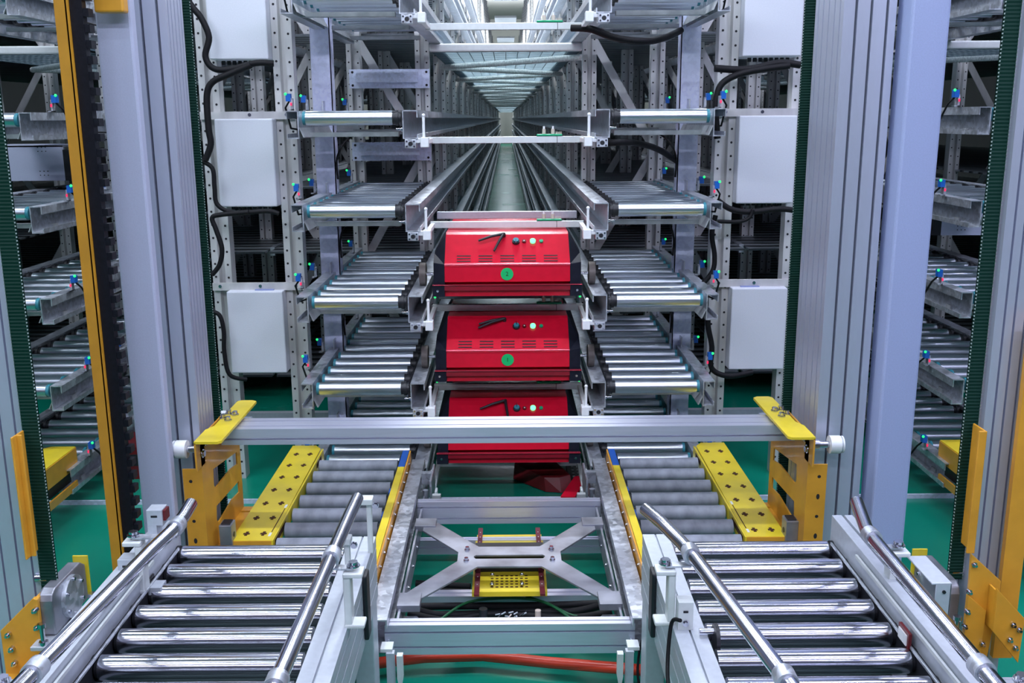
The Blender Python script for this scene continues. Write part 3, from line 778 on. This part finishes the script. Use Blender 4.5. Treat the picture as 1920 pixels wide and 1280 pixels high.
# ------------------------------------------------------------------ lift carriage
LC = thing('lift_carriage', 'lift carriage with long aluminium crossbar, yellow plates, grey rollers and X-shaped bracket', 'lift', (0, 2.3, FZ))
def slotbar(m, y0, y1, z0, z1, x0, x1, nx, ny, w=.006, d=.008):
    m.prism(slots(y0, y1, z0, z1, nx=nx, ny=ny, w=w, d=d), 'X', x0, x1); return m
m = MB('alu_bar'); m.prism(slots(2.275, 2.365, -.772, -.732, nx=2, ny=1, w=.005, d=.008, px=[.27, .73], py=[.36]), 'X', -.70, .70); part('crossbar', m, LC)
for s in (-1, 1):
    sx = lambda a, b: (s * a, s * b)
    # C rails the shuttle drives on
    m = MB('galv'); z = -1.0
    p = cprof(.252, .290, z - .075, z, .003, -1, .012)
    if s < 0: p = [(-a, b) for a, b in p][::-1]
    m.prism(p, 'Y', 1.83, 2.80); part('shuttle_rail', m, LC)
    m = MB('plate_steel'); m.box(s * .236, s * .241, 1.90, 2.75, -1.09, -1.035)
    m.use('chrome')
    for j in range(7): m.bolt((s * .236, 1.98 + j * .11, -1.06), (-s, 0, 0), .004, .004)
    part('inner_web', m, LC)
    # yellow guard strip beside the rail
    m = MB('yellow'); m.box(s * .298, s * .318, 1.98, 2.66, -.985, -.972); m.box(s * .298, s * .322, 1.90, 1.98, -.985, -.972); m.use('orange'); m.box(s * .294, s * .299, 1.84, 2.80, -1.05, -.972)
    m.box(s * .298, s * .322, 1.99 if s > 0 else 1.90, 2.03 if s > 0 else 2.04, -.984, -.9715); m.use('blue_tape'); m.box(s * .298, s * .318, 2.66, 2.80, -.985, -.972)
    for j in range(3): m.box(s * .317, s * .323, 2.15 + j * .16, 2.18 + j * .16, -.992, -.975)
    m.use('chrome')
    for j in range(12): m.bolt((s * .294, 1.90 + j * .075, -.988), (-s, 0, 0), .0035, .004)
    part('guard_strip', m, LC)
    m = MB('black'); m.box(s * .322, s * .330, 1.95, 2.84, -1.04, -1.0); part('drive_guard', m, LC)
    # perforated star plate
    m = MB('yellow'); m.prism([(s * .580, 2.22), (s * .678, 2.22), (s * .678, 2.93), (s * .605, 2.93), (s * .585, 2.90)], 'Z', -1.004, -.998)
    m.use('orange'); m.box(s * .580, s * .678, 2.218, 2.224, -1.055, -.999); m.use('yellow'); m.box(s * .576, s * .581, 2.22, 2.90, -1.035, -.999)
    m.use('hole_brown'); a, b = .0035, .0105
    cross = [(-a, -b), (a, -b), (a, -a), (b * .75, -a), (b * .75, a), (a, a), (a, b), (-a, b), (-a, a), (-b * .75, a), (-b * .75, -a), (-a, -a)]
    for j in range(7):
        for x in (.608, .650):
            xx = s * x; yy = 2.26 + j * .098 
            m.prism([(xx + q[0], yy + q[1] * 1.15) for q in cross], 'Z', -.9985, -.9972)
    m.box(s * .590 - .001, s * .590 + .001, 2.27, 2.42, -.9985, -.9972)
    for j, (ya, yb) in enumerate(((2.24, 2.46), (2.78, 2.86))): m.box(s * .5755, s * .577, ya, yb - (.1 if j == 0 else 0), -1.02, -1.006)
    m.use('white'); m.box(s * .588, s * .594, 2.245, 2.265, -.9985, -.9972); m.box(s * .588, s * .594, 2.425, 2.445, -.9985, -.9972)
    part('perforated_plate', m, LC)
    # grey rubber rollers
    m = MB('roller_rubber'); m.cyl((s * .335, 0, 0), (s * .570, 0, 0), .0200, 24); m.use('black'); m.cyl((s * .322, 0, 0), (s * .335, 0, 0), .017, 12)
    me = m.mesh('roller', (0, 0, 0))
    for j in range(9):
        inst(me, 'roller', LC, (0, 2.80 - j * .0935, -1.0215))
    # side bracket
    xo = .706 if s > 0 else .722
    win1 = [(2.46, -.854), (2.46, -.888), (2.397, -.878), (2.262, -.878), (2.250, -.866), (2.255, -.826)]
    win2 = [(2.46, -.935), (2.46, -.966), (2.396, -.960), (2.266, -.970), (2.252, -.957), (2.258, -.923)]
    m = MB('orange'); m.prism([(2.17, -1.09), (2.17, -.738), (2.20, -.722), (2.37, -.722), (2.49, -.80), (2.49, -1.09)], 'X', s * xo, s * (xo - .004), holes=[win1, win2])
    m.box(s * xo, s * (xo + .042), 2.17, 2.174, -1.09, -.795)
    m.use('hole')
    for j, (zz, rr) in enumerate(((-.825, .004), (-.875, .007), (-.925, .004), (-.975, .007), (-1.02, .004))):
        vs = [(s * (xo + .024) + .0042 * math.cos(i * PI / 5), 2.1692, zz + rr * math.sin(i * PI / 5)) for i in range(10)]; m.add(vs, [tuple(range(10))])
    m.use('orange'); m.box(s * (xo - .05), s * xo, 2.46, 2.49, -1.09, -1.03)
    part('side_bracket', m, LC)
    m = MB('yellow'); m.prism([(s * (xo - .062), 2.15), (s * (xo - .055), 2.14), (s * xo, 2.14), (s * xo, 2.23), (s * (xo - .012), 2.26), (s * (xo - .012), 2.47), (s * (xo - .02), 2.48), (s * (xo - .05), 2.48), (s * (xo - .062), 2.47)], 'Z', -.724, -.718)
    m.use('orange'); m.prism([(2.14, -.79), (2.14, -.722), (2.20, -.722), (2.20, -.79)], 'X', s * xo, s * (xo - .004)); part('top_tab', m, LC)
    m = MB('chrome')
    for j, (dx, yy) in enumerate(((.035, 2.30), (.018, 2.32), (.040, 2.345), (.022, 2.355))):
        m = MB('chrome'); m.bolt((s * (xo - dx), yy, -.718), (0, 0, 1), .007, .011); part('bolt', m, LC)
    m = MB('chrome'); m.bolt((s * (xo - .005), 2.18, -.76), (-s, 0, 0), .008, .006); part('bolt', m, LC)
    m = MB('chrome'); m.bolt((s * (xo - .005), 2.205, -.742), (-s, 0, 0), .006, .005); part('bolt', m, LC)
    m = MB('orange'); m.box(s * .676, s * (xo - .002), 2.17, 2.23, -1.05, -1.02); m.box(s * .676, s * (xo - .002), 2.46, 2.49, -1.05, -1.02); m.box(s * .676, s * (xo - .002), 2.17, 2.45, -1.03, -1.02); part('bracket_arm', m, LC)
    for (yy, zz) in ((2.205, -.758), (2.535, -.785)):
        m = MB('white'); m.cyl((s * .760, yy, zz), (s * .785, yy, zz), .0215, 28); m.use('frame_grey'); m.cyl((s * .785, yy, zz), (s * .789, yy, zz), .018, 24)
        m.use('white'); m.cyl((s * .789, yy, zz), (s * .792, yy, zz), .0205, 24)
        m.use('chrome'); m.cyl((s * (xo), yy, zz), (s * .795, yy, zz), .0085, 12); m.cyl((s * (xo + .002), yy, zz), (s * .735, yy, zz), .013, 14)
        if yy > 2.5: m.box(s * (xo - .03), s * (xo + .01), 2.36, 2.54, zz - .004, zz + .004)
        part('guide_wheel', m, LC, .0015)
    # small steel cylinder block on the bracket foot
    m = MB('plate_steel'); m.box(s * .672, s * .702, 2.21, 2.25, -1.02, -.955); m.use('black'); m.box(s * .676, s * .698, 2.215, 2.245, -.955, -.952); m.cyl((s * .671, 2.23, -.985), (s * .6735, 2.23, -.985), .007, 10); part('clamp_block', m, LC, .002)
    # fittings at the far end
    m = MB('galv'); m.box(s * .222, s * .250, 2.64, 2.66, -1.02, -.985); m.box(s * .216, s * .222, 2.58, 2.72, -1.06, -.985); m.cyl((s * .235, 2.60, -1.075), (s * .235, 2.60, -1.02), .008, 10)
    m.use('bar_white'); m.box(s * .190, s * .214, 2.56, 2.575, -1.05, -1.02); part('stop_fitting', m, LC, .0015)
    m = MB('bar_white'); m.box(s * .238, s * .262, 1.79, 1.82, -1.05, -1.043); m.prism([(s * .222 - .006, -1.05), (s * .222 + .006, -1.05), (s * .222 + .006, -1.10), (s * .222, -1.135), (s * .222 - .006, -1.10)], 'Y', 1.775, 1.79)
    m.use('frame_grey'); m.box(s * .234, s * .250, 1.785, 1.80, -1.15, -1.05); part('pointer', m, LC)
    m = MB('galv'); m.prism([(s * .245, 1.96), (s * .205, 1.95), (s * .200, 1.965), (s * .205, 1.975), (s * .245, 1.975)], 'Z', -1.075, -1.07); part('latch', m, LC)
# cross beams of the carriage
m = MB('alu_bar'); slotbar(m, 2.505, 2.53, -1.082, -1.018, -.25, .25, 1, 2, .004, .006); part('cross_beam', m, LC)
m = MB('alu_bar'); slotbar(m, 1.862, 1.892, -1.098, -1.03, -.262, .262, 1, 2, .004, .006); part('cross_beam', m, LC)
m = MB('alu_bar'); slotbar(m, 2.405, 2.425, -1.125, -1.085, -.25, .25, 1, 1, .004, .005); part('lower_beam', m, LC)
m = MB('alu_bar'); slotbar(m, 2.20, 2.235, -1.165, -1.140, -.25, .25, 1, 0, .004, .005); part('lower_beam', m, LC)
# X-shaped plate
z = -1.03
yb = lambda y: y
xp = [(-.095, 2.138), (-.105, 2.145), (-.200, 1.965), (-.235, 1.965), (-.235, 2.005), (-.128, 2.175), (-.128, 2.215), (-.222, 2.375), (-.235, 2.40), (-.200, 2.405), (-.190, 2.36), (-.085, 2.245)]
left = [(-.075, 2.135), (-.215, 1.955), (-.232, 1.955), (-.232, 2.005), (-.125, 2.165), (-.125, 2.215), (-.222, 2.345), (-.222, 2.405), (-.195, 2.405), (-.075, 2.245)]
outl = left + [(-x, y) for x, y in left][::-1]
slot = [(-.080, 2.177), (-.085, 2.184), (-.085, 2.191), (-.080, 2.198), (.080, 2.198), (.085, 2.191), (.085, 2.184), (.080, 2.177)]
m = MB('plate_steel'); m.prism(outl, 'Z', z - .005, z, holes=[slot])
for a in (-1, 1):
    m.box(a * .190, a * .245, 2.365, 2.415, z - .012, z + .004); m.box(a * .195, a * .245, 1.94, 2.0, z - .012, z + .004)
o = part('x_bracket', m, LC, .001)
for a in (-1, 1):
    for yy in (2.165, 2.225): m = MB('chrome'); m.bolt((a * .103, yy, z), (0, 0, 1), .005, .009); part('bolt', m, LC)
# yellow box under it
TY = -1.088
m = MB('yellow'); m.box(-.086, .086, 2.125, 2.24, TY - .005, TY); m.box(-.089, -.086, 2.12, 2.42, TY - .012, TY); m.box(.086, .089, 2.12, 2.42, TY - .012, TY)
m.box(-.086, .086, 2.30, 2.445, TY - .005, TY); m.box(-.086, .086, 2.12, 2.125, TY - .012, TY)
m.use('hole_brown')
for i in range(8):
    for j in range(5): m.box(-.042 + i * .0118 - .0034, -.042 + i * .0118 + .0034, 2.142 + j * .0145, 2.147 + j * .0145, TY - .0003, TY + .0006)
m.use('chrome')
for x in (-.042, .030):
    for y in (2.150, 2.200): m.sphere((x, y, TY + .004), .0055)
part('motor_tray', m, LC)
for a in (-1, 1):
    m = MB('maroon'); m.box(a * .071, a * .083, 2.09, 2.47, TY + .004, TY + .009); m.use('white')
    for y in (2.35, 2.38, 2.41, 2.44, 2.14, 2.18): m.cyl((a * .077, y, TY + .009), (a * .077, y, TY + .010), .0014, 6)
    part('strap', m, LC, label='dark red strap')
m = MB('black'); m.box(-.085, .085, 2.225, 2.30, -1.14, -1.045); part('motor', m, LC)
m = MB('frame_grey'); m.box(-.082, .082, 2.06, 2.075, -1.150, -1.138); m.use('black'); m.cyl((-.062, 2.09, -1.15), (-.062, 2.09, -1.115), .010, 12); m.use('beige'); m.cyl((.066, 2.09, -1.15), (.066, 2.09, -1.12), .007, 12)
part('terminal_rail', m, LC)
m = MB('beige')
random.seed(3)
for i in range(11):
    x = -.032 + i * .0065 + random.uniform(-.003, .003); y = 2.10 + random.uniform(-.012, .012); a = random.uniform(-1.2, 1.2); m.use(random.choice(['beige', 'white', 'black', 'frame_grey']))
    m.cyl((x, y, -1.138 + random.uniform(-.004, .004)), (x + .011 * math.cos(a), y + .011 * math.sin(a), -1.133), .0018, 6)
part('wire_end', m, LC)
def wires(mt, ptsl, r):
    m = MB(mt)
    for pts in ptsl:
        P = [Vector(p) for p in pts]; out = []
        for i in range(len(P) - 1):
            p0 = P[max(i - 1, 0)]; p1 = P[i]; p2 = P[i + 1]; p3 = P[min(i + 2, len(P) - 1)]
            for q in range(6):
                t = q / 6; out.append(.5 * ((2 * p1) + (p2 - p0) * t + (2 * p0 - 5 * p1 + 4 * p2 - p3) * t * t + (-p0 + 3 * p1 - 3 * p2 + p3) * t ** 3))
        out.append(P[-1]); m.tube(out, r, 8)
    return m
part('wire_loom', wires('black_soft', [[(-.245, 2.12, -1.12), (-.18, 2.13, -1.15), (-.06, 2.15, -1.16), (.05, 2.15, -1.155), (.16, 2.14, -1.15), (.245, 2.13, -1.12)], [(-.24, 2.31, -1.16), (-.10, 2.29, -1.16)], [(-.24, 2.27, -1.16), (-.10, 2.26, -1.16)],
    [(-.24, 2.15, -1.14), (-.1, 2.17, -1.15), (.1, 2.17, -1.15), (.24, 2.16, -1.14)], [(-.24, 2.10, -1.13), (-.15, 2.10, -1.15), (-.05, 2.13, -1.15), (.06, 2.12, -1.15), (.16, 2.10, -1.145), (.24, 2.10, -1.13)]], .009), LC)
part('green_wire', wires('green_wire', [[(-.16, 2.09, -1.14), (-.10, 2.16, -1.135), (.0, 2.17, -1.13), (.08, 2.15, -1.13), (.15, 2.10, -1.14), (.24, 2.09, -1.14)], [(.04, 2.18, -1.13), (.10, 2.13, -1.13), (.14, 2.09, -1.14)]], .0032), LC, label='green wires')

# red pipe on the floor
m = MB('red_pipe'); m.tube([(-.9, 1.92, -1.165), (-.35, 1.93, -1.165), (-.19, 1.965, -1.165), (-.06, 1.97, -1.165), (.08, 1.94, -1.165), (.35, 1.895, -1.165), (.9, 1.88, -1.165)], .0125, 14)
single('red_pipe', m, 'long orange-red pipe lying across the floor under the lift carriage', 'pipe')

# neighbouring lift carriages, glimpsed at both edges
for s in (-1, 1):
    w = side_word(s)
    t = thing('lift_carriage', 'yellow end of the neighbouring lift carriage behind the %s edge belt' % w, 'lift', (s * 1.42, 2.5, FZ))
    m = MB('yellow'); m.prism([(s * 1.36, 2.30), (s * 1.46, 2.30), (s * 1.46, 2.90), (s * 1.435, 2.93), (s * 1.36, 2.93)], 'Z', -1.005, -.995)
    m.use('orange'); m.box(s * 1.358, s * 1.365, 2.30, 2.93, -1.06, -.998); m.box(s * 1.37, s * 1.45, 2.925, 2.93, -1.06, -1.005)
    m.use('hole_brown'); m.box(s * 1.39, s * 1.40, 2.74, 2.78, -.9955, -.994); m.box(s * 1.39, s * 1.40, 2.60, 2.64, -.9955, -.994)
    part('perforated_plate', m, t)
    m = MB('orange'); m.box(s * 1.350, s * 1.356, 2.30, 2.90, -1.12, -1.095); part('lower_strip', m, t)
    m = MB('black'); m.box(s * 1.37, s * 1.42, 2.3, 2.9, -1.10, -1.06); m.use('chrome'); m.cyl((s * 1.36, 2.7, -1.08), (s * 1.365, 2.7, -1.08), .012, 10); part('drive_unit', m, t)
    t = thing('shuttle_cart', 'grey shuttle with dotted end plate in the neighbouring aisle at the photo\'s %s edge' % w, 'shuttle', (s * 1.75, 3.7, TZ[1 if s < 0 else 2] + .12))
    zz = TZ[1] + .03 if s < 0 else TZ[1] - .19
    m = MB('paint_grey'); m.box(s * 1.60, s * 1.93, 3.6, 3.61, zz, zz + .125); m.box(s * 1.60, s * 1.93, 3.6, 3.9, zz + .12, zz + .125); m.use('hole')
    for i in range(3):
        for j in range(2):
            for q in (0, .085): m.cyl((s * (1.66 + i * .014), 3.5985, zz + .02 + j * .014 + q), (s * (1.66 + i * .014), 3.601, zz + .02 + j * .014 + q), .002, 6)
    part('end_plate', m, t)
    m = MB('black'); m.box(s * 1.57, s * 1.60, 3.6, 3.9, zz, zz + .11); m.box(s * 1.60, s * 1.93, 3.62, 3.9, zz, zz + .1); part('body', m, t)
    if s < 0:
        m = MB('red'); m.box(-1.96, -1.935, 3.6, 3.61, zz + .04, zz + .11); m.use('blue'); m.box(-1.95, -1.937, 3.595, 3.6, zz + .02, zz + .05); part('connector', m, t)
m = MB('red_dark'); m.box(-1.335, -1.22, 3.15, 3.32, FZ + .012, -1.075); m.use('black'); m.box(-1.33, -1.225, 3.148, 3.15, FZ + .06, -1.10)
single('red_crate', m, 'dark red housing on the floor behind the cable chain, bottom left', 'housing')

# ------------------------------------------------------------------ foreground conveyors
def outfeed(s):
    w = side_word(s)
    t = thing('outfeed_conveyor', 'foreground conveyor with polished rollers and tube guide rails, %s of the lift' % w, 'conveyor', (s * .46, 1.3, FZ), 'foreground outfeed conveyors')
    Y0, Y1 = .80, 1.79
    xo = .625 if s > 0 else .640
    # polished rollers
    m = MB('chrome'); m.cyl((s * .318, 0, 0), (s * (xo - .012), 0, 0), .0195, 32); m.use('black'); m.cyl((s * (xo - .012), 0, 0), (s * (xo + .01), 0, 0), .0165, 16); m.cyl((s * (xo - .006), 0, 0), (s * (xo + .0), 0, 0), .0200, 16)
    me = m.mesh('roller', (0, 0, 0))
    for j in range(12): inst(me, 'roller', t, (0, 1.752 - j * .0785, -.8185))
    # outer side frame: two plates with a slot between
    m = MB('frame_grey'); m.box(s * (xo + .0), s * (xo + .019), Y0, Y1 - .02, -.90, -.752); m.box(s * (xo + .024), s * (xo + .040), Y0, Y1 - .02, -.90, -.752); m.box(s * (xo + .019), s * (xo + .024), Y0, Y1 - .02, -.90, -.765)
    m.use('black'); m.box(s * (xo - .006), s * xo, Y0, Y1 - .05, -.85, -.800)
    m.use('galv'); m.box(s * (xo - .010), s * (xo - .006), Y0, Y1 - .05, -.80, -.795)
    part('outer_frame', m, t, .001)
    # inner side frame, grooved aluminium
    m = MB('frame_grey'); m.prism(slots(s * .262 if s > 0 else -.312, s * .312 if s > 0 else -.262, -.925, -.798, nx=0, nx2=1, ny=3, w=.0035, d=.006, px=[.5], py=[.25, .55, .82]), 'Y', Y0, Y1)
    part('inner_frame', m, t)
    for y in (1.74, .9):
        m = MB('frame_grey'); m.box(s * .262, s * .300, y - .03, y + .03, FZ, -.925); part('leg', m, t, .002)
        m = MB('frame_grey'); m.box(s * (xo + .002), s * (xo + .04), y - .03, y + .03, FZ, -.90); part('leg', m, t, .002)
    m = MB('black'); m.box(s * .2535, s * .262, 1.60, 1.635, -.915, -.79); part('rubber_bumper', m, t, .003)
    m = MB('dark_underlay'); m.box(s * .315, s * (xo - .002), Y0, Y1 - .04, -.893, -.888); part('dark_underlay', m, t)  # dark sheet added to darken the gaps between rollers
    # guide rails
    if s > 0:
        inner = [(.240, 1.615, -.672), (.262, 1.565, -.677), (.284, 1.485, -.68), (.296, 1.42, -.68), (.343, 1.08, -.68), (.375, .85, -.68)]
        outer = [(.622, 1.64, -.672), (.612, 1.585, -.677), (.603, 1.535, -.68), (.600, 1.48, -.68), (.592, .85, -.68)]
    else:
        inner = [(-.276, 1.675, -.672), (-.281, 1.60, -.678), (-.283, 1.53, -.68), (-.284, 1.45, -.68), (-.290, 1.08, -.68), (-.294, .85, -.68)]
        outer = [(-.572, 1.655, -.672), (-.570, 1.60, -.676), (-.574, 1.55, -.68), (-.582, 1.47, -.68), (-.606, 1.095, -.68), (-.622, .85, -.68)]
    for nm, pth, out in (('inner_guide_rail', inner, -1), ('outer_guide_rail', outer, 1)):
        m = MB('chrome'); m.tube(pth, .0115, 18); gr = part(nm, m, t)
        def at_y(y):
            for a, b in zip(pth, pth[1:]):
                if b[1] <= y <= a[1]: f = (a[1] - y) / (a[1] - b[1]); return a[0] + (b[0] - a[0]) * f
            return pth[-1][0]
        for y in (1.45, 1.09) if out < 0 else ((1.575, 1.125) if s < 0 else (1.51, 1.11)):
            x = at_y(y)
            m = MB('galv'); m.tube([(x, y - .012, -.68), (x, y + .012, -.68)], .0145, 18)
            ex = (s * .250 if y > 1.2 else s * .275) if out < 0 else s * .648
            m.box(min(x, ex), max(x, ex), y - .008, y + .008, -.701, -.698) if abs(ex - x) > .012 else m.box(x - .012, x + .012, y - .012, y + .012, -.702, -.692)
            m.use('chrome'); m.bolt((ex, y, -.697), (0, 0, 1), .008, .008)
            part('rail_clamp', m, t)
            m = MB('bar_white'); xa = ex - .016; xb = ex + .016
            m.box(xa, xb, y - .015, y + .015, -.712, -.704); m.box((xa if s * out > 0 else xb - .012), (xa + .012 if s * out > 0 else xb), y - .013, y + .013, -.80, -.712); m.box(xa, xb, y - .015, y + .015, -.800, -.793)
            part('rail_bracket', m, t, .002)
    # white slat guide in front of the outer rail
    m = MB('bar_white'); m.box(s * (xo - .006), s * (xo - .002), .85, 1.62, -.770, -.764)
    part('wear_strip', m, t)
    return t, xo
for s in (-1, 1):
    t, xo = outfeed(s)
    if s < 0:
        for (y, z0) in ((1.70, -.705), (1.555, -.735)):
            m = MB('frame_grey'); m.box(-.672, -.643, y, y + .030, z0 - .028, z0 + .002); m.use('red_dark'); m.box(-.643, -.638, y + .004, y + .026, z0 - .02, z0)
            m.use('black'); m.box(-.664, -.652, y - .001, y, z0 - .012, z0 - .008); o = part('photo_sensor', m, t, .002)
            if y < 1.5:
                m = MB('led_yellow'); m.sphere((-.656, y - .001, z0 - .016), .0042, 8, 6); part('sensor_lamp', m, o)
            m = MB('frame_grey'); m.box(-.672, -.655, y, y + .028, -.775, z0 - .028); part('sensor_bracket', m, t)
        for (x, y, h) in ((-.262, 1.72, .10), (-.285, 1.60, .075)):
            m = MB('bar_white'); m.box(x - .005, x + .005, y - .005, y + .005, -.80, -.80 + h); m.box(x - .014, x + .008, y - .012, y + .012, -.80 + h, -.80 + h + .012)
            m.use('chrome'); m.bolt((x + .012, y, -.80 + h - .004), (0, -1, 0), .005, .006); part('stop_pin', m, t, .002)
        m = MB('frame_grey'); m.box(-.636, -.612, 1.580, 1.61, -.812, -.798); m.use('black'); m.box(-.639, -.636, 1.57, 1.62, -.815, -.79); part('roller_sensor', m, t)
    else:
        m = MB('frame_grey'); m.box(.697, .700, 1.42, 1.52, -.80, -.722); m.box(.668, .700, 1.42, 1.52, -.723, -.720); m.box(.675, .700, 1.42, 1.423, -.79, -.722); m.use('black'); m.cyl((.688, 1.418, -.735), (.688, 1.42, -.735), .003, 8); part('side_guard', m, t, .001)
        m = MB('bar_white'); m.box(.268, .292, 1.42, 1.445, -.798, -.750); m.use('black'); m.box(.276, .284, 1.419, 1.42, -.768, -.764); m.use('chrome'); m.bolt((.280, 1.419, -.785), (0, -1, 0), .004, .006)
        o = part('photo_sensor', m, t, .002)
        m = MB('black'); m.cyl((.322, 1.40, -.80), (.328, 1.40, -.80), .022, 20); m.use('chrome'); m.cyl((.298, 1.40, -.79), (.322, 1.40, -.79), .006, 10); part('encoder_wheel', m, t)
        m = MB('red_dark'); m.box(.612, .617, 1.36, 1.40, -.80, -.775); m.use('white'); m.box(.610, .612, 1.365, 1.395, -.797, -.78); part('reflector', m, t)
cable('thin black cable looping down from the sensor on the right foreground conveyor', [(.268, 1.40, -.77), (.258, 1.42, -.785), (.250, 1.40, -.84), (.246, 1.36, -.87), (.248, 1.32, -.92), (.262, 1.24, -.95)], .0032)
cable('thin black wire hanging from the right rail end of the lift carriage', [(.272, 1.83, -1.05), (.265, 1.82, -1.08), (.262, 1.80, -1.12), (.275, 1.78, -1.17)], .0028)

# ------------------------------------------------------------------ lights
def lamp(x, y, z, sx, sy, power, col=(.80, .86, 1.), label=None, rot=(0, 0, 0), fixture=True, lab=None):
    ld = bpy.data.lights.new('area_lamp', 'AREA'); ld.shape = 'RECTANGLE'; ld.size = sx * S; ld.size_y = sy * S; ld.energy = power; ld.color = col
    o = bpy.data.objects.new('area_lamp', ld); COL.objects.link(o); o.location = L(x, y, z); o.rotation_euler = rot
    if fixture:
        m = MB('white'); m.box(x - sx / 2, x + sx / 2, y - sy / 2, y + sy / 2, z + .02, z + .05); 
        f = single('overhead_lamp', m, lab or 'white ceiling light fixture', 'lamp', 'ceiling light fixtures')
    return o
for y, z, p, c, ro in ((-2.8, 2.4, 60, (.80, .78, 1.), 40), (-.5, 1.9, 98, (.78, .85, 1.), 60), (.3, 2.3, 30, (.78, .85, 1.), 0), (2.0, 2.3, 95, (.80, .88, 1.), 0)):
    for x, q in ((-2.1, 1.), (0, 1.), (2.1, 1.1)):
        lamp(x, y, z, 1.8, .10, p * q, c if x <= 0 else (.72, .72, 1.), rot=(math.radians(ro), 0, 0), lab='long ceiling light over the lift and foreground conveyors')
for y in (4.6, 6.2, 8, 10.5, 13.5, 17, 21, 26, 32, 39, 46):  # lamps added to brighten the aisle interior, not known fixtures
    lamp(0, y, 1.55, .35, 1.2, 130 if y < 15 else 165, (.90, .95, 1.), lab='added fill light above the central aisle')
lamp(0, 42, .9, 1.2, .6, 70, (.9, .95, 1.), lab='added fill light near the far end of the central aisle', rot=(math.radians(60), 0, 0))  # added lamp that brightens the far end
lamp(0, 30, 2.6, 3, 12, 2200, (.95, .97, 1.), rot=(math.radians(180), 0, 0), fixture=False)  # added unseen uplight that brightens the ceiling
lamp(0, 42, 3.2, 3, 1, 700, (.95, .97, 1.), rot=(math.radians(90), 0, 0), fixture=False)  # added unseen lamp that brightens the far wall
for y in (4.8, 8, 13):
    for x in (-.98, .98): lamp(x, y, 1.55, .3, 1.5, 75, (.82, .88, 1.), lab='added fill light between the aisles')  # lamps added to light the gaps between aisles
    for x in (-1.97, 1.97): lamp(x, y, 1.6, .35, 1.5, 38, (.80, .86, 1.), lab='added fill light above a neighbouring aisle')  # lamps added to light the neighbouring aisles

w = bpy.data.worlds.new('World'); bpy.context.scene.world = w; w.use_nodes = True
bg = w.node_tree.nodes['Background']; bg.inputs[0].default_value = (.52, .54, .86, 1); bg.inputs[1].default_value = .10

# ------------------------------------------------------------------ camera
cam = bpy.data.cameras.new('camera'); cam.sensor_width = 36; cam.lens = 1835 / 1920 * 36; cam.clip_start = .05; cam.clip_end = 300
co = bpy.data.objects.new('camera', cam); COL.objects.link(co)
R = Matrix.Rotation(math.radians(-.25), 4, 'Z') @ Matrix.Rotation(math.radians(90 - 12.83), 4, 'X') @ Matrix.Rotation(math.radians(-.35), 4, 'Z')
co.matrix_world = Matrix.Translation(L(0, 0, 0)) @ R
sc = bpy.context.scene; sc.camera = co
sc.view_settings.view_transform = 'Standard'; sc.view_settings.look = 'None'; sc.view_settings.gamma = 1; sc.view_settings.exposure = .12
sc.view_settings.use_curve_mapping = False
